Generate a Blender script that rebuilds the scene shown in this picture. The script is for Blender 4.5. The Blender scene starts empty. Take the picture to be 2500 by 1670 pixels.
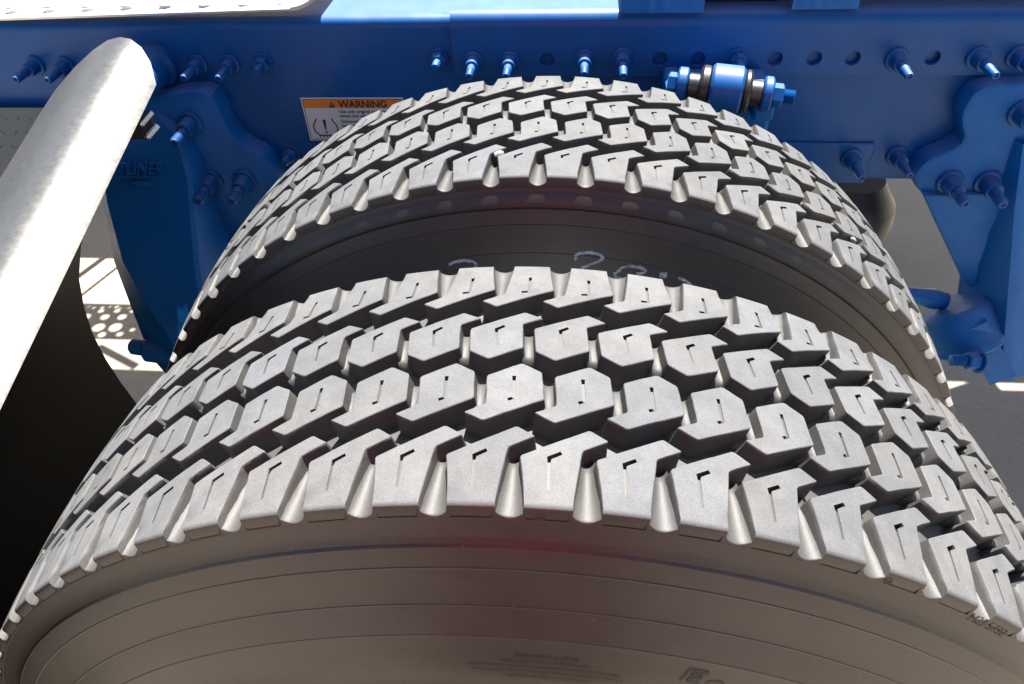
import bpy, math, random
import numpy as np
from mathutils import Vector, Matrix
from mathutils.geometry import delaunay_2d_cdt
random.seed(4); np.random.seed(4)
sc = bpy.context.scene
COL = sc.collection
rad = math.radians

# ------------------------------------------------------------------ camera
CAM_R = np.array([[0.99641516, 0.07648211, -0.03615681],
                  [-0.0257902, 0.68167208, 0.73120315],
                  [-0.08057105, 0.72764941, -0.68120088]])
CAM_C = np.array([0.03181383, -0.26074902, 0.84026628])
cam = bpy.data.cameras.new("camera")
cam.sensor_fit = 'HORIZONTAL'; cam.sensor_width = 36.0
cam.lens = 1780.7306 / 2500 * 36.0
cam.clip_start = 0.02; cam.clip_end = 400
camo = bpy.data.objects.new("camera", cam); COL.objects.link(camo)
mw = Matrix.Identity(4)
for i in range(3):
    mw[i][0] = CAM_R[0][i]; mw[i][1] = CAM_R[1][i]; mw[i][2] = -CAM_R[2][i]; mw[i][3] = CAM_C[i]
camo.matrix_world = mw
sc.camera = camo

# ------------------------------------------------------------------ light
SUN = Vector((0.08, 0.40, 0.91)).normalized()
ELEV = math.asin(SUN.z); AZ = math.atan2(SUN.x, SUN.y)
world = bpy.data.worlds.new("World"); sc.world = world; world.use_nodes = True
wn = world.node_tree; wn.nodes.clear()
bg = wn.nodes.new("ShaderNodeBackground"); wo = wn.nodes.new("ShaderNodeOutputWorld")
sky = wn.nodes.new("ShaderNodeTexSky"); sky.sky_type = 'NISHITA'; sky.sun_disc = False
sky.sun_elevation = ELEV; sky.sun_rotation = AZ
sky.air_density = 1.0; sky.dust_density = 1.5; sky.ozone_density = 1.0
bg.inputs[1].default_value = 0.05
wn.links.new(sky.outputs[0], bg.inputs[0]); wn.links.new(bg.outputs[0], wo.inputs[0])
sl = bpy.data.lights.new("sun", 'SUN'); sl.energy = 5.0; sl.angle = rad(0.53); sl.color = (1.0, 0.962, 0.90)
slo = bpy.data.objects.new("sun", sl); COL.objects.link(slo)
slo.rotation_euler = SUN.to_track_quat('Z', 'Y').to_euler()
slo.location = (0.5, 3, 6)
sc.view_settings.view_transform = 'Standard'; sc.view_settings.look = 'None'
sc.view_settings.exposure = 1.98; sc.view_settings.gamma = 1.0
sc.view_settings.use_curve_mapping = False

# ------------------------------------------------------------------ helpers
def tag(o, label=None, cat=None, group=None, kind=None):
    if label: o['label'] = label
    if cat: o['category'] = cat
    if group: o['group'] = group
    if kind: o['kind'] = kind
    return o

def empty(name, loc=(0, 0, 0)):
    o = bpy.data.objects.new(name, None); COL.objects.link(o); o.location = loc
    o.empty_display_size = 0.05
    return o

def mesh_obj(name, me, parent=None):
    o = bpy.data.objects.new(name, me); COL.objects.link(o)
    if parent is not None: o.parent = parent
    return o

def finish(me, mat, smooth=True, angle=35):
    if mat is not None: me.materials.append(mat)
    if smooth:
        me.polygons.foreach_set('use_smooth', [True] * len(me.polygons))
        me.set_sharp_from_angle(angle=rad(angle))
    me.update()
    return me

def frame_from(axis):
    a = Vector(axis).normalized()
    t = Vector((0, 0, 1)) if abs(a.z) < 0.9 else Vector((1, 0, 0))
    u = a.cross(t).normalized(); v = a.cross(u)
    return a, u, v

class MB:
    def __init__(s): s.v = []; s.f = []
    def add(s, V, F):
        o = len(s.v); s.v += [tuple(x) for x in V]; s.f += [tuple(i + o for i in f) for f in F]
        return s
    def box(s, lo, hi, bev=0.0):
        x0, y0, z0 = lo; x1, y1, z1 = hi
        if bev <= 0:
            V = [(x0,y0,z0),(x1,y0,z0),(x1,y1,z0),(x0,y1,z0),(x0,y0,z1),(x1,y0,z1),(x1,y1,z1),(x0,y1,z1)]
            return s.add(V, [(3,2,1,0),(4,5,6,7),(0,1,5,4),(1,2,6,5),(2,3,7,6),(3,0,4,7)])
        b = bev
        out = [(x0+b,y0),(x1-b,y0),(x1,y0+b),(x1,y1-b),(x1-b,y1),(x0+b,y1),(x0,y1-b),(x0,y0+b)]
        inn = [(x0+b,y0+b),(x1-b,y0+b),(x1-b,y0+b),(x1-b,y1-b),(x1-b,y1-b),(x0+b,y1-b),(x0+b,y1-b),(x0+b,y0+b)]
        V = [(p[0],p[1],z0) for p in inn]+[(p[0],p[1],z0+b) for p in out]+[(p[0],p[1],z1-b) for p in out]+[(p[0],p[1],z1) for p in inn]
        F = []
        for k in range(3):
            for i in range(8):
                j = (i+1) % 8; F.append((k*8+i, k*8+j, k*8+8+j, k*8+8+i))
        F.append(tuple(range(7,-1,-1))); F.append(tuple(range(24,32)))
        return s.add(V, F)
    def rev(s, p0, axis, prof, n=20, phase=0.0, cap=True):
        """surface of revolution; prof = [(dist along axis, radius)]"""
        a, u, v = frame_from(axis); p0 = Vector(p0)
        V = []; F = []
        for d, r in prof:
            for k in range(n):
                t = 2*math.pi*k/n + phase
                V.append(p0 + a*d + (u*math.cos(t) + v*math.sin(t))*r)
        m = len(prof)
        for i in range(m-1):
            for k in range(n):
                j = (k+1) % n
                F.append((i*n+k, (i+1)*n+k, (i+1)*n+j, i*n+j))
        if cap:
            F.append(tuple(range(n))); F.append(tuple(range((m-1)*n+n-1, (m-1)*n-1, -1)))
        return s.add(V, F)
    def cyl(s, p0, p1, r, n=18, bev=0.0, r1=None, phase=0.0):
        d = Vector(p1) - Vector(p0); L = d.length; r1 = r if r1 is None else r1
        pr = [(0, r-bev), (bev, r), (L-bev, r1), (L, r1-bev)] if bev > 0 else [(0, r), (L, r1)]
        return s.rev(p0, d, pr, n, phase)
    def prism(s, pts, fn0, fn1):
        """polygon pts (2d) mapped to 3d by fn0 (front) and fn1 (back)"""
        n = len(pts)
        V = [fn0(*p) for p in pts] + [fn1(*p) for p in pts]
        F = [tuple(range(n)), tuple(range(2*n-1, n-1, -1))]
        for i in range(n):
            j = (i+1) % n; F.append((i, n+i, n+j, j))
        return s.add(V, F)
    def tube(s, pts, r, n=10):
        P = [Vector(p) for p in pts]; V = []; F = []
        for i, p in enumerate(P):
            d = (P[min(i+1, len(P)-1)] - P[max(i-1, 0)])
            a, u, v = frame_from(d)
            rr = r[i] if isinstance(r, (list, tuple)) else r
            for k in range(n):
                t = 2*math.pi*k/n; V.append(p + (u*math.cos(t)+v*math.sin(t))*rr)
        for i in range(len(P)-1):
            for k in range(n):
                j = (k+1) % n; F.append((i*n+k, (i+1)*n+k, (i+1)*n+j, i*n+j))
        F.append(tuple(range(n))); F.append(tuple(range(len(P)*n-1, len(P)*n-n-1, -1)))
        return s.add(V, F)
    def grid(s, G, th=None):
        """G[i][j] rows of points"""
        m, n = len(G), len(G[0])
        V = [p for row in G for p in row]; F = []
        for i in range(m-1):
            for j in range(n-1):
                F.append((i*n+j, i*n+j+1, (i+1)*n+j+1, (i+1)*n+j))
        return s.add(V, F)
    def mesh(s, name, mat, smooth=True, angle=35, fix=True):
        me = bpy.data.meshes.new(name)
        me.from_pydata([tuple(v) for v in s.v], [], s.f)
        me.validate()
        if fix:
            import bmesh
            bm = bmesh.new(); bm.from_mesh(me)
            bmesh.ops.recalc_face_normals(bm, faces=bm.faces); bm.to_mesh(me); bm.free()
        return finish(me, mat, smooth, angle)
    def obj(s, name, mat, parent=None, **k):
        return mesh_obj(name, s.mesh(name, mat, **k), parent)

def inpoly(p, poly):
    x, y = p; c = False; n = len(poly)
    for i in range(n):
        x0, y0 = poly[i]; x1, y1 = poly[i-1]
        if (y0 > y) != (y1 > y) and x < (x1-x0)*(y-y0)/(y1-y0)+x0: c = not c
    return c

def cdt(outer, holes, interior=()):
    """triangulate; returns verts, tris in the solid, tris in each hole area"""
    vs = []; es = []
    for loop in [outer] + list(holes):
        o = len(vs); n = len(loop)
        vs += [Vector(p) for p in loop]; es += [(o+i, o+(i+1) % n) for i in range(n)]
    vs += [Vector(p) for p in interior]
    V, E, F, *_ = delaunay_2d_cdt(vs, es, [], 0, 1e-7)
    sol = []; hol = []
    for f in F:
        c = (sum(V[i].x for i in f)/len(f), sum(V[i].y for i in f)/len(f))
        if not inpoly(c, outer): continue
        if any(inpoly(c, h) for h in holes): hol.append(tuple(f))
        else: sol.append(tuple(f))
    return [(v.x, v.y) for v in V], sol, hol

def area2(p): return sum(p[i-1][0]*p[i][1]-p[i][0]*p[i-1][1] for i in range(len(p)))

def text_mesh(body, size, mat, align='LEFT', extrude=0.0, shear=0.0, bold=0.0):
    cu = bpy.data.curves.new("lettering", 'FONT'); cu.body = body; cu.size = size
    cu.align_x = align; cu.extrude = extrude; cu.shear = shear; cu.offset = bold
    o = bpy.data.objects.new("lettering", cu); COL.objects.link(o)
    dg = bpy.context.evaluated_depsgraph_get()
    me = bpy.data.meshes.new_from_object(o.evaluated_get(dg))
    bpy.data.objects.remove(o); bpy.data.curves.remove(cu)
    me.materials.clear(); me.materials.append(mat)
    return me

def map_mesh(me, fn):
    for v in me.vertices: v.co = fn(v.co.x, v.co.y, v.co.z)
    me.update(); return me

# pixel (of the 2500-wide photograph) -> point on a plane of the place; used to take measurements
def on_plane(px, py, axis, val):
    d = np.array([(px-1250)/1780.7306, -(py-835)/1780.7306, 1.0]) @ CAM_R
    t = (val - CAM_C[axis]) / d[axis]
    return Vector(CAM_C + t*d)

# ------------------------------------------------------------------ materials
def mat(name):
    m = bpy.data.materials.new(name); m.use_nodes = True
    nt = m.node_tree; b = nt.nodes["Principled BSDF"]
    return m, nt, b
def N(nt, t, **k):
    n = nt.nodes.new(t)
    for a, v in k.items(): setattr(n, a, v)
    return n
def noise(nt, scale, detail=3, rough=0.6, coord=None, dist=0.0):
    n = N(nt, "ShaderNodeTexNoise"); n.inputs['Scale'].default_value = scale
    n.inputs['Detail'].default_value = detail; n.inputs['Roughness'].default_value = rough
    n.inputs['Distortion'].default_value = dist
    if coord is not None: nt.links.new(coord, n.inputs['Vector'])
    return n
def ramp(nt, src, stops):
    r = N(nt, "ShaderNodeValToRGB"); e = r.color_ramp.elements
    while len(e) < len(stops): e.new(0.5)
    for el, (p, c) in zip(e, stops):
        el.position = p; el.color = c if len(c) == 4 else (*c, 1)
    nt.links.new(src, r.inputs[0]); return r
def mixc(nt, fac, a, b, mode='MIX'):
    m = N(nt, "ShaderNodeMix", data_type='RGBA', blend_type=mode)
    if isinstance(fac, (int, float)): m.inputs[0].default_value = fac
    else: nt.links.new(fac, m.inputs[0])
    for s, i in ((a, 6), (b, 7)):
        if isinstance(s, tuple): m.inputs[i].default_value = (*s, 1)
        else: nt.links.new(s, m.inputs[i])
    return m.outputs[2]
def bump(nt, b, src, strength, dist):
    u = N(nt, "ShaderNodeBump"); u.inputs['Strength'].default_value = strength; u.inputs['Distance'].default_value = dist
    nt.links.new(src, u.inputs['Height']); nt.links.new(u.outputs[0], b.inputs['Normal']); return u
def objco(nt): return N(nt, "ShaderNodeTexCoord").outputs['Object']
def geoco(nt): return N(nt, "ShaderNodeNewGeometry").outputs['Position']

def make_rubber(name, base, warm, spec=0.3, rough=0.62, speck=True, strip=False):
    m, nt, b = mat(name); co = geoco(nt)
    n1 = noise(nt, 900, 2, 0.7, co); n2 = noise(nt, 60, 4, 0.6, co); n3 = noise(nt, 9, 3, 0.55, co)
    c = mixc(nt, ramp(nt, n3.outputs[0], [(0.35, (0, 0, 0)), (0.68, (1, 1, 1))]).outputs[0], base, warm)
    c = mixc(nt, 0.30, c, ramp(nt, n1.outputs[0], [(0.3, (0.25,)*3), (0.7, (0.78,)*3)]).outputs[0], 'OVERLAY')
    c = mixc(nt, 0.26, c, ramp(nt, n2.outputs[0], [(0.3, (0.3,)*3), (0.7, (0.7,)*3)]).outputs[0], 'OVERLAY')
    if speck:
        oi = N(nt, "ShaderNodeObjectInfo")
        c = mixc(nt, 1.0, c, ramp(nt, oi.outputs['Random'], [(0.0, (0.90,)*3), (1.0, (1.08,)*3)]).outputs[0], 'MULTIPLY')
        n6 = noise(nt, 26, 6, 0.7, co, 0.6)
        c = mixc(nt, ramp(nt, n6.outputs[0], [(0.50, (0, 0, 0)), (0.70, (0.6,)*3)]).outputs[0], c, tuple(x*0.72 for x in base))
        v = N(nt, "ShaderNodeTexVoronoi"); v.inputs['Scale'].default_value = 420; nt.links.new(co, v.inputs['Vector'])
        sp = ramp(nt, v.outputs['Distance'], [(0.0, (1, 1, 1)), (0.13, (0, 0, 0))])
        c = mixc(nt, sp.outputs[0], c, tuple(min(1, x*1.9) for x in base))
    if strip:   # worn band of lifted mould skin round the sidewall, ragged along its edges
        oc = objco(nt); sx = N(nt, "ShaderNodeSeparateXYZ"); nt.links.new(oc, sx.inputs[0])
        xz = N(nt, "ShaderNodeCombineXYZ"); nt.links.new(sx.outputs[0], xz.inputs[0]); nt.links.new(sx.outputs[2], xz.inputs[2])
        ln = N(nt, "ShaderNodeVectorMath", operation='LENGTH'); nt.links.new(xz.outputs[0], ln.inputs[0])
        w = noise(nt, 34, 5, 0.62, oc); wl = noise(nt, 7, 2, 0.5, oc)
        def mth(op, a, b_):
            q = N(nt, "ShaderNodeMath", operation=op)
            for i, s in enumerate((a, b_)):
                if isinstance(s, (int, float)): q.inputs[i].default_value = s
                else: nt.links.new(s, q.inputs[i])
            return q.outputs[0]
        rr = mth('ADD', ln.outputs['Value'], mth('MULTIPLY', mth('SUBTRACT', w.outputs[0], 0.5), 0.006))
        rr = mth('ADD', rr, mth('MULTIPLY', mth('SUBTRACT', wl.outputs[0], 0.5), 0.008))
        d1 = mth('ABSOLUTE', mth('SUBTRACT', rr, 0.4824), 0)
        band = ramp(nt, mth('MULTIPLY', d1, 100.0), [(0.20, (1, 1, 1)), (0.30, (0, 0, 0))])
        c = mixc(nt, band.outputs[0], c, tuple(x*0.38 for x in base))
        # short hairline cracks running round the wall
        at = mth('ARCTAN2', sx.outputs[0], sx.outputs[2])
        mp = N(nt, "ShaderNodeCombineXYZ"); nt.links.new(mth('MULTIPLY', at, 9.0), mp.inputs[0]); nt.links.new(mth('MULTIPLY', rr, 150.0), mp.inputs[1])
        st = noise(nt, 1.0, 3, 0.55, mp.outputs[0], 0.6)
        ck = ramp(nt, mth('ABSOLUTE', mth('SUBTRACT', st.outputs[0], 0.5), 0), [(0.0, (1, 1, 1)), (0.014, (0, 0, 0))])
        msk = noise(nt, 22, 2, 0.5, oc)
        mk = ramp(nt, msk.outputs[0], [(0.53, (0, 0, 0)), (0.60, (0.85,)*3)])
        c = mixc(nt, mth('MULTIPLY', ck.outputs[0], mk.outputs[0]), c, tuple(x*0.4 for x in base))
        # scattered scuffs and grit on the wall
        v2 = N(nt, "ShaderNodeTexVoronoi"); v2.inputs['Scale'].default_value = 70; nt.links.new(co, v2.inputs['Vector'])
        c = mixc(nt, ramp(nt, v2.outputs['Distance'], [(0.0, (0.8,)*3), (0.055, (0, 0, 0))]).outputs[0], c, (0.16, 0.14, 0.12))
        v3 = N(nt, "ShaderNodeTexVoronoi"); v3.inputs['Scale'].default_value = 48; nt.links.new(oc, v3.inputs['Vector'])
        c = mixc(nt, ramp(nt, v3.outputs['Distance'], [(0.0, (0.9,)*3), (0.06, (0, 0, 0))]).outputs[0], c, tuple(x*0.3 for x in base))
        sm = noise(nt, 18, 6, 0.7, oc, 0.8)
        c = mixc(nt, ramp(nt, sm.outputs[0], [(0.46, (0, 0, 0)), (0.72, (0.55,)*3)]).outputs[0], c, (0.038, 0.030, 0.025))
    nt.links.new(c, b.inputs['Base Color'])
    b.inputs['Roughness'].default_value = rough; b.inputs['Specular IOR Level'].default_value = spec
    ad = N(nt, "ShaderNodeMath", operation='ADD'); nt.links.new(n1.outputs[0], ad.inputs[0]); nt.links.new(n2.outputs[0], ad.inputs[1])
    bump(nt, b, ad.outputs[0], 0.22 if not strip else 0.10, 0.0006)
    return m
RUB = make_rubber("scuffed_tread_rubber", (0.098, 0.1005, 0.106), (0.111, 0.110, 0.107), spec=0.20, rough=0.72)
MOULD = make_rubber("moulded_shaded_groove_rubber", (0.047, 0.046, 0.045), (0.056, 0.053, 0.049), spec=0.5, rough=0.58)  # moulded finish, with the base darkened to put groove shade into the colour
SIDE = make_rubber("sidewall_rubber", (0.017, 0.014, 0.0135), (0.027, 0.021, 0.018), spec=0.62, rough=0.43, speck=False, strip=True)
MARK, nt, b = mat("moulded_mark"); b.inputs['Base Color'].default_value = (0.02, 0.019, 0.018, 1); b.inputs['Roughness'].default_value = 0.6

def make_paint(name, base, rough=0.28, dust=0.35, coat=0.5):
    m, nt, b = mat(name); co = geoco(nt)
    n1 = noise(nt, 5, 4, 0.6, co); n2 = noise(nt, 420, 2, 0.6, co); n3 = noise(nt, 30, 5, 0.65, co)
    dirt = ramp(nt, n3.outputs[0], [(0.48, (0, 0, 0)), (0.80, (dust,)*3)])
    c = mixc(nt, ramp(nt, n1.outputs[0], [(0.3, (0, 0, 0)), (0.7, (1, 1, 1))]).outputs[0], base, tuple(x*1.22 for x in base))
    c = mixc(nt, dirt.outputs[0], c, (0.040, 0.080, 0.17))
    v = N(nt, "ShaderNodeTexVoronoi"); v.inputs['Scale'].default_value = 130; nt.links.new(co, v.inputs['Vector'])
    sp = ramp(nt, v.outputs['Distance'], [(0.0, (0.8,)*3), (0.09, (0, 0, 0))])
    c = mixc(nt, sp.outputs[0], c, (0.16, 0.19, 0.25))
    v4 = N(nt, "ShaderNodeTexVoronoi"); v4.inputs['Scale'].default_value = 38; nt.links.new(co, v4.inputs['Vector'])
    rs = ramp(nt, v4.outputs['Distance'], [(0.0, (0.9,)*3), (0.05, (0, 0, 0))])
    c = mixc(nt, rs.outputs[0], c, (0.055, 0.032, 0.02))
    n5 = noise(nt, 3.0, 6, 0.62, co, 1.2)
    c = mixc(nt, ramp(nt, n5.outputs[0], [(0.52, (0, 0, 0)), (0.72, (0.30,)*3)]).outputs[0], c, (0.020, 0.050, 0.11))
    # pale tint on upward faces, painting in sun glare over settled dust
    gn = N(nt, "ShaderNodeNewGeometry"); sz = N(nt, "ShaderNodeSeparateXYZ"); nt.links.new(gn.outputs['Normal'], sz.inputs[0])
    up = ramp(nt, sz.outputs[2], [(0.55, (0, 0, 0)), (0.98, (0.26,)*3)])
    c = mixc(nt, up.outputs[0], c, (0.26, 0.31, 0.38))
    nt.links.new(c, b.inputs['Base Color'])
    b.inputs['Specular IOR Level'].default_value = 0.22
    rr = ramp(nt, n3.outputs[0], [(0.35, (rough,)*3), (0.75, (rough+0.18,)*3)])
    nt.links.new(rr.outputs[0], b.inputs['Roughness'])
    b.inputs['Coat Weight'].default_value = coat; b.inputs['Coat Roughness'].default_value = 0.12
    bump(nt, b, mixc(nt, 0.5, n2.outputs[0], n3.outputs[0]), 0.18, 0.0012)
    return m
BLUE = make_paint("blue_frame_paint", (0.0015, 0.064, 0.232), rough=0.33, dust=0.22, coat=0.06)
CAST = make_paint("lit_blue_cast_paint", (0.002, 0.098, 0.330), rough=0.40, dust=0.22, coat=0.0)  # frame paint lightened: light on the left hanger put into the base colour

def make_metal(name, base, rough, spots=0.5, scale=120, aniso=0.0):
    m, nt, b = mat(name); co = geoco(nt)
    n1 = noise(nt, scale, 3, 0.6, co); n2 = noise(nt, 8, 4, 0.6, co)
    c = mixc(nt, ramp(nt, n2.outputs[0], [(0.35, (0, 0, 0)), (0.7, (1, 1, 1))]).outputs[0], base, tuple(x*0.82 for x in base))
    nt.links.new(c, b.inputs['Base Color'])
    b.inputs['Metallic'].default_value = 0.9
    rr = ramp(nt, n1.outputs[0], [(0.3, (max(0.05, rough-0.05),)*3), (0.7, (rough+0.07,)*3)])
    nt.links.new(rr.outputs[0], b.inputs['Roughness'])
    bump(nt, b, n1.outputs[0], spots, 0.0007)
    return m
ALU = make_metal("polished_aluminium", (0.165, 0.161, 0.152), 0.40, 0.03, 160)
ALU.node_tree.nodes["Principled BSDF"].inputs["Metallic"].default_value = 0.75
DECK = make_metal("bright_deck_aluminium", (0.78, 0.78, 0.77), 0.50, 0.3, 90)
ZINC = make_metal("grey_zinc_sleeve", (0.075, 0.082, 0.080), 0.42, 0.2, 300)
CHROME = make_metal("bright_bolt_steel", (0.75, 0.74, 0.70), 0.22, 0.1, 200)
BLACK, nt, b = mat("near_black")
co = geoco(nt); n1 = noise(nt, 14, 4, 0.6, co)
nt.links.new(ramp(nt, n1.outputs[0], [(0.3, (0.0035, 0.0035, 0.004)), (0.75, (0.006, 0.006, 0.006))]).outputs[0], b.inputs['Base Color'])
b.inputs['Roughness'].default_value = 0.55; b.inputs['Specular IOR Level'].default_value = 0.06
DARK, nt, b = mat("dark_steel"); b.inputs['Base Color'].default_value = (0.03, 0.032, 0.04, 1); b.inputs['Roughness'].default_value = 0.5; b.inputs['Metallic'].default_value = 0.3
BRUB, nt, b = mat("bushing_rubber"); b.inputs['Base Color'].default_value = (0.013, 0.013, 0.012, 1); b.inputs['Roughness'].default_value = 0.45
def flat(name, c, r=0.45):
    m, nt, b = mat(name); b.inputs['Base Color'].default_value = (*c, 1); b.inputs['Roughness'].default_value = r; return m
WHITE = flat("decal_white", (0.62, 0.63, 0.62)); ORANGE = flat("decal_orange", (0.72, 0.21, 0.02)); INK = flat("decal_ink", (0.02, 0.02, 0.022))
CHALK, nt, b = mat("chalk"); co = geoco(nt); n1 = noise(nt, 260, 2, 0.7, co)
nt.links.new(ramp(nt, n1.outputs[0], [(0.30, (0.14, 0.15, 0.16)), (0.6, (0.42, 0.46, 0.49))]).outputs[0], b.inputs['Base Color'])
b.inputs['Roughness'].default_value = 0.9
STONE = flat("pale_stone", (0.22, 0.215, 0.20), 0.7)
GROUND, nt, b = mat("concrete_ground")
co = geoco(nt); n1 = noise(nt, 160, 3, 0.7, co); n2 = noise(nt, 2.2, 5, 0.6, co); n3 = noise(nt, 700, 2, 0.6, co)
c = mixc(nt, ramp(nt, n2.outputs[0], [(0.3, (0, 0, 0)), (0.7, (1, 1, 1))]).outputs[0], (0.270, 0.225, 0.172), (0.330, 0.280, 0.216))
c = mixc(nt, ramp(nt, n1.outputs[0], [(0.55, (0, 0, 0)), (0.75, (0.7,)*3)]).outputs[0], c, (0.10, 0.09, 0.078))
c = mixc(nt, ramp(nt, n3.outputs[0], [(0.6, (0, 0, 0)), (0.8, (0.5,)*3)]).outputs[0], c, (0.10, 0.09, 0.08))
nt.links.new(c, b.inputs['Base Color']); b.inputs['Roughness'].default_value = 0.9
bump(nt, b, n1.outputs[0], 0.6, 0.004)

# ------------------------------------------------------------------ ground
GZ = -0.492
o = MB().grid([[(x, y, GZ) for x in (-120, -6, -2, 0, 2, 6, 120)] for y in (-120, -6, -2, 0, 2, 6, 120)]).obj("ground", GROUND, fix=False)
tag(o, kind='structure')

# ------------------------------------------------------------------ tyres
R = 0.512; PA = 0.08432360594850824; PITCH = PA*R; NP = 74
YS = 0.148                      # shoulder rows mirror:  y -> YS - y
D = 0.346381489606055
def rtop(y): return R - 0.0030*((y-0.074)/0.076)**2
SHO = [(-0.0325, 0.5057), (-0.0335, 0.5046), (-0.0342, 0.5029), (-0.0350, 0.4998), (-0.0357, 0.4955)]
def cylp(s, y, r):
    t = s*PA; return (r*math.sin(t), y, r*math.cos(t))

def chamfer(poly, d):
    out = []; n = len(poly)
    for i in range(n):
        p0 = Vector(poly[i-1]); p = Vector(poly[i]); p1 = Vector(poly[(i+1) % n])
        a = (p0-p); b_ = (p1-p); k = min(d, 0.3*a.length, 0.3*b_.length)
        out += [tuple(p + a.normalized()*k), tuple(p + b_.normalized()*k)]
    return out
def subdiv(poly, L):
    out = []; n = len(poly)
    for i in range(n):
        a = Vector(poly[i]); b_ = Vector(poly[(i+1) % n]); k = max(1, int(math.ceil((b_-a).length/L)))
        out += [tuple(a.lerp(b_, j/k)) for j in range(k)]
    return out
def normals(poly):
    n = len(poly); out = []
    for i in range(n):
        e0 = (Vector(poly[i])-Vector(poly[i-1])).normalized(); e1 = (Vector(poly[(i+1) % n])-Vector(poly[i])).normalized()
        m = Vector((e0.y+e1.y, -e0.x-e1.x)); m = m.normalized() if m.length > 1e-6 else Vector((e0.y, -e0.x))
        c = max(0.5, m.dot(Vector((e0.y, -e0.x)))); out.append(m/c)
    return out
def stroke(pl, w):
    """closed outline of a polyline drawn w wide"""
    P = [Vector(p) for p in pl]; L = []; Rr = []
    for i in range(len(P)):
        ds = []
        if i > 0: ds.append((P[i]-P[i-1]).normalized())
        if i < len(P)-1: ds.append((P[i+1]-P[i]).normalized())
        d = sum(ds, Vector((0, 0))).normalized(); nrm = Vector((-d.y, d.x))
        c = max(0.45, nrm.dot(Vector((-ds[0].y, ds[0].x)))); ww = w[i] if isinstance(w, (list, tuple)) else w
        L.append(P[i] + nrm*(ww/2/c)); Rr.append(P[i] - nrm*(ww/2/c))
    return [tuple(p) for p in L + Rr[::-1]]

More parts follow.
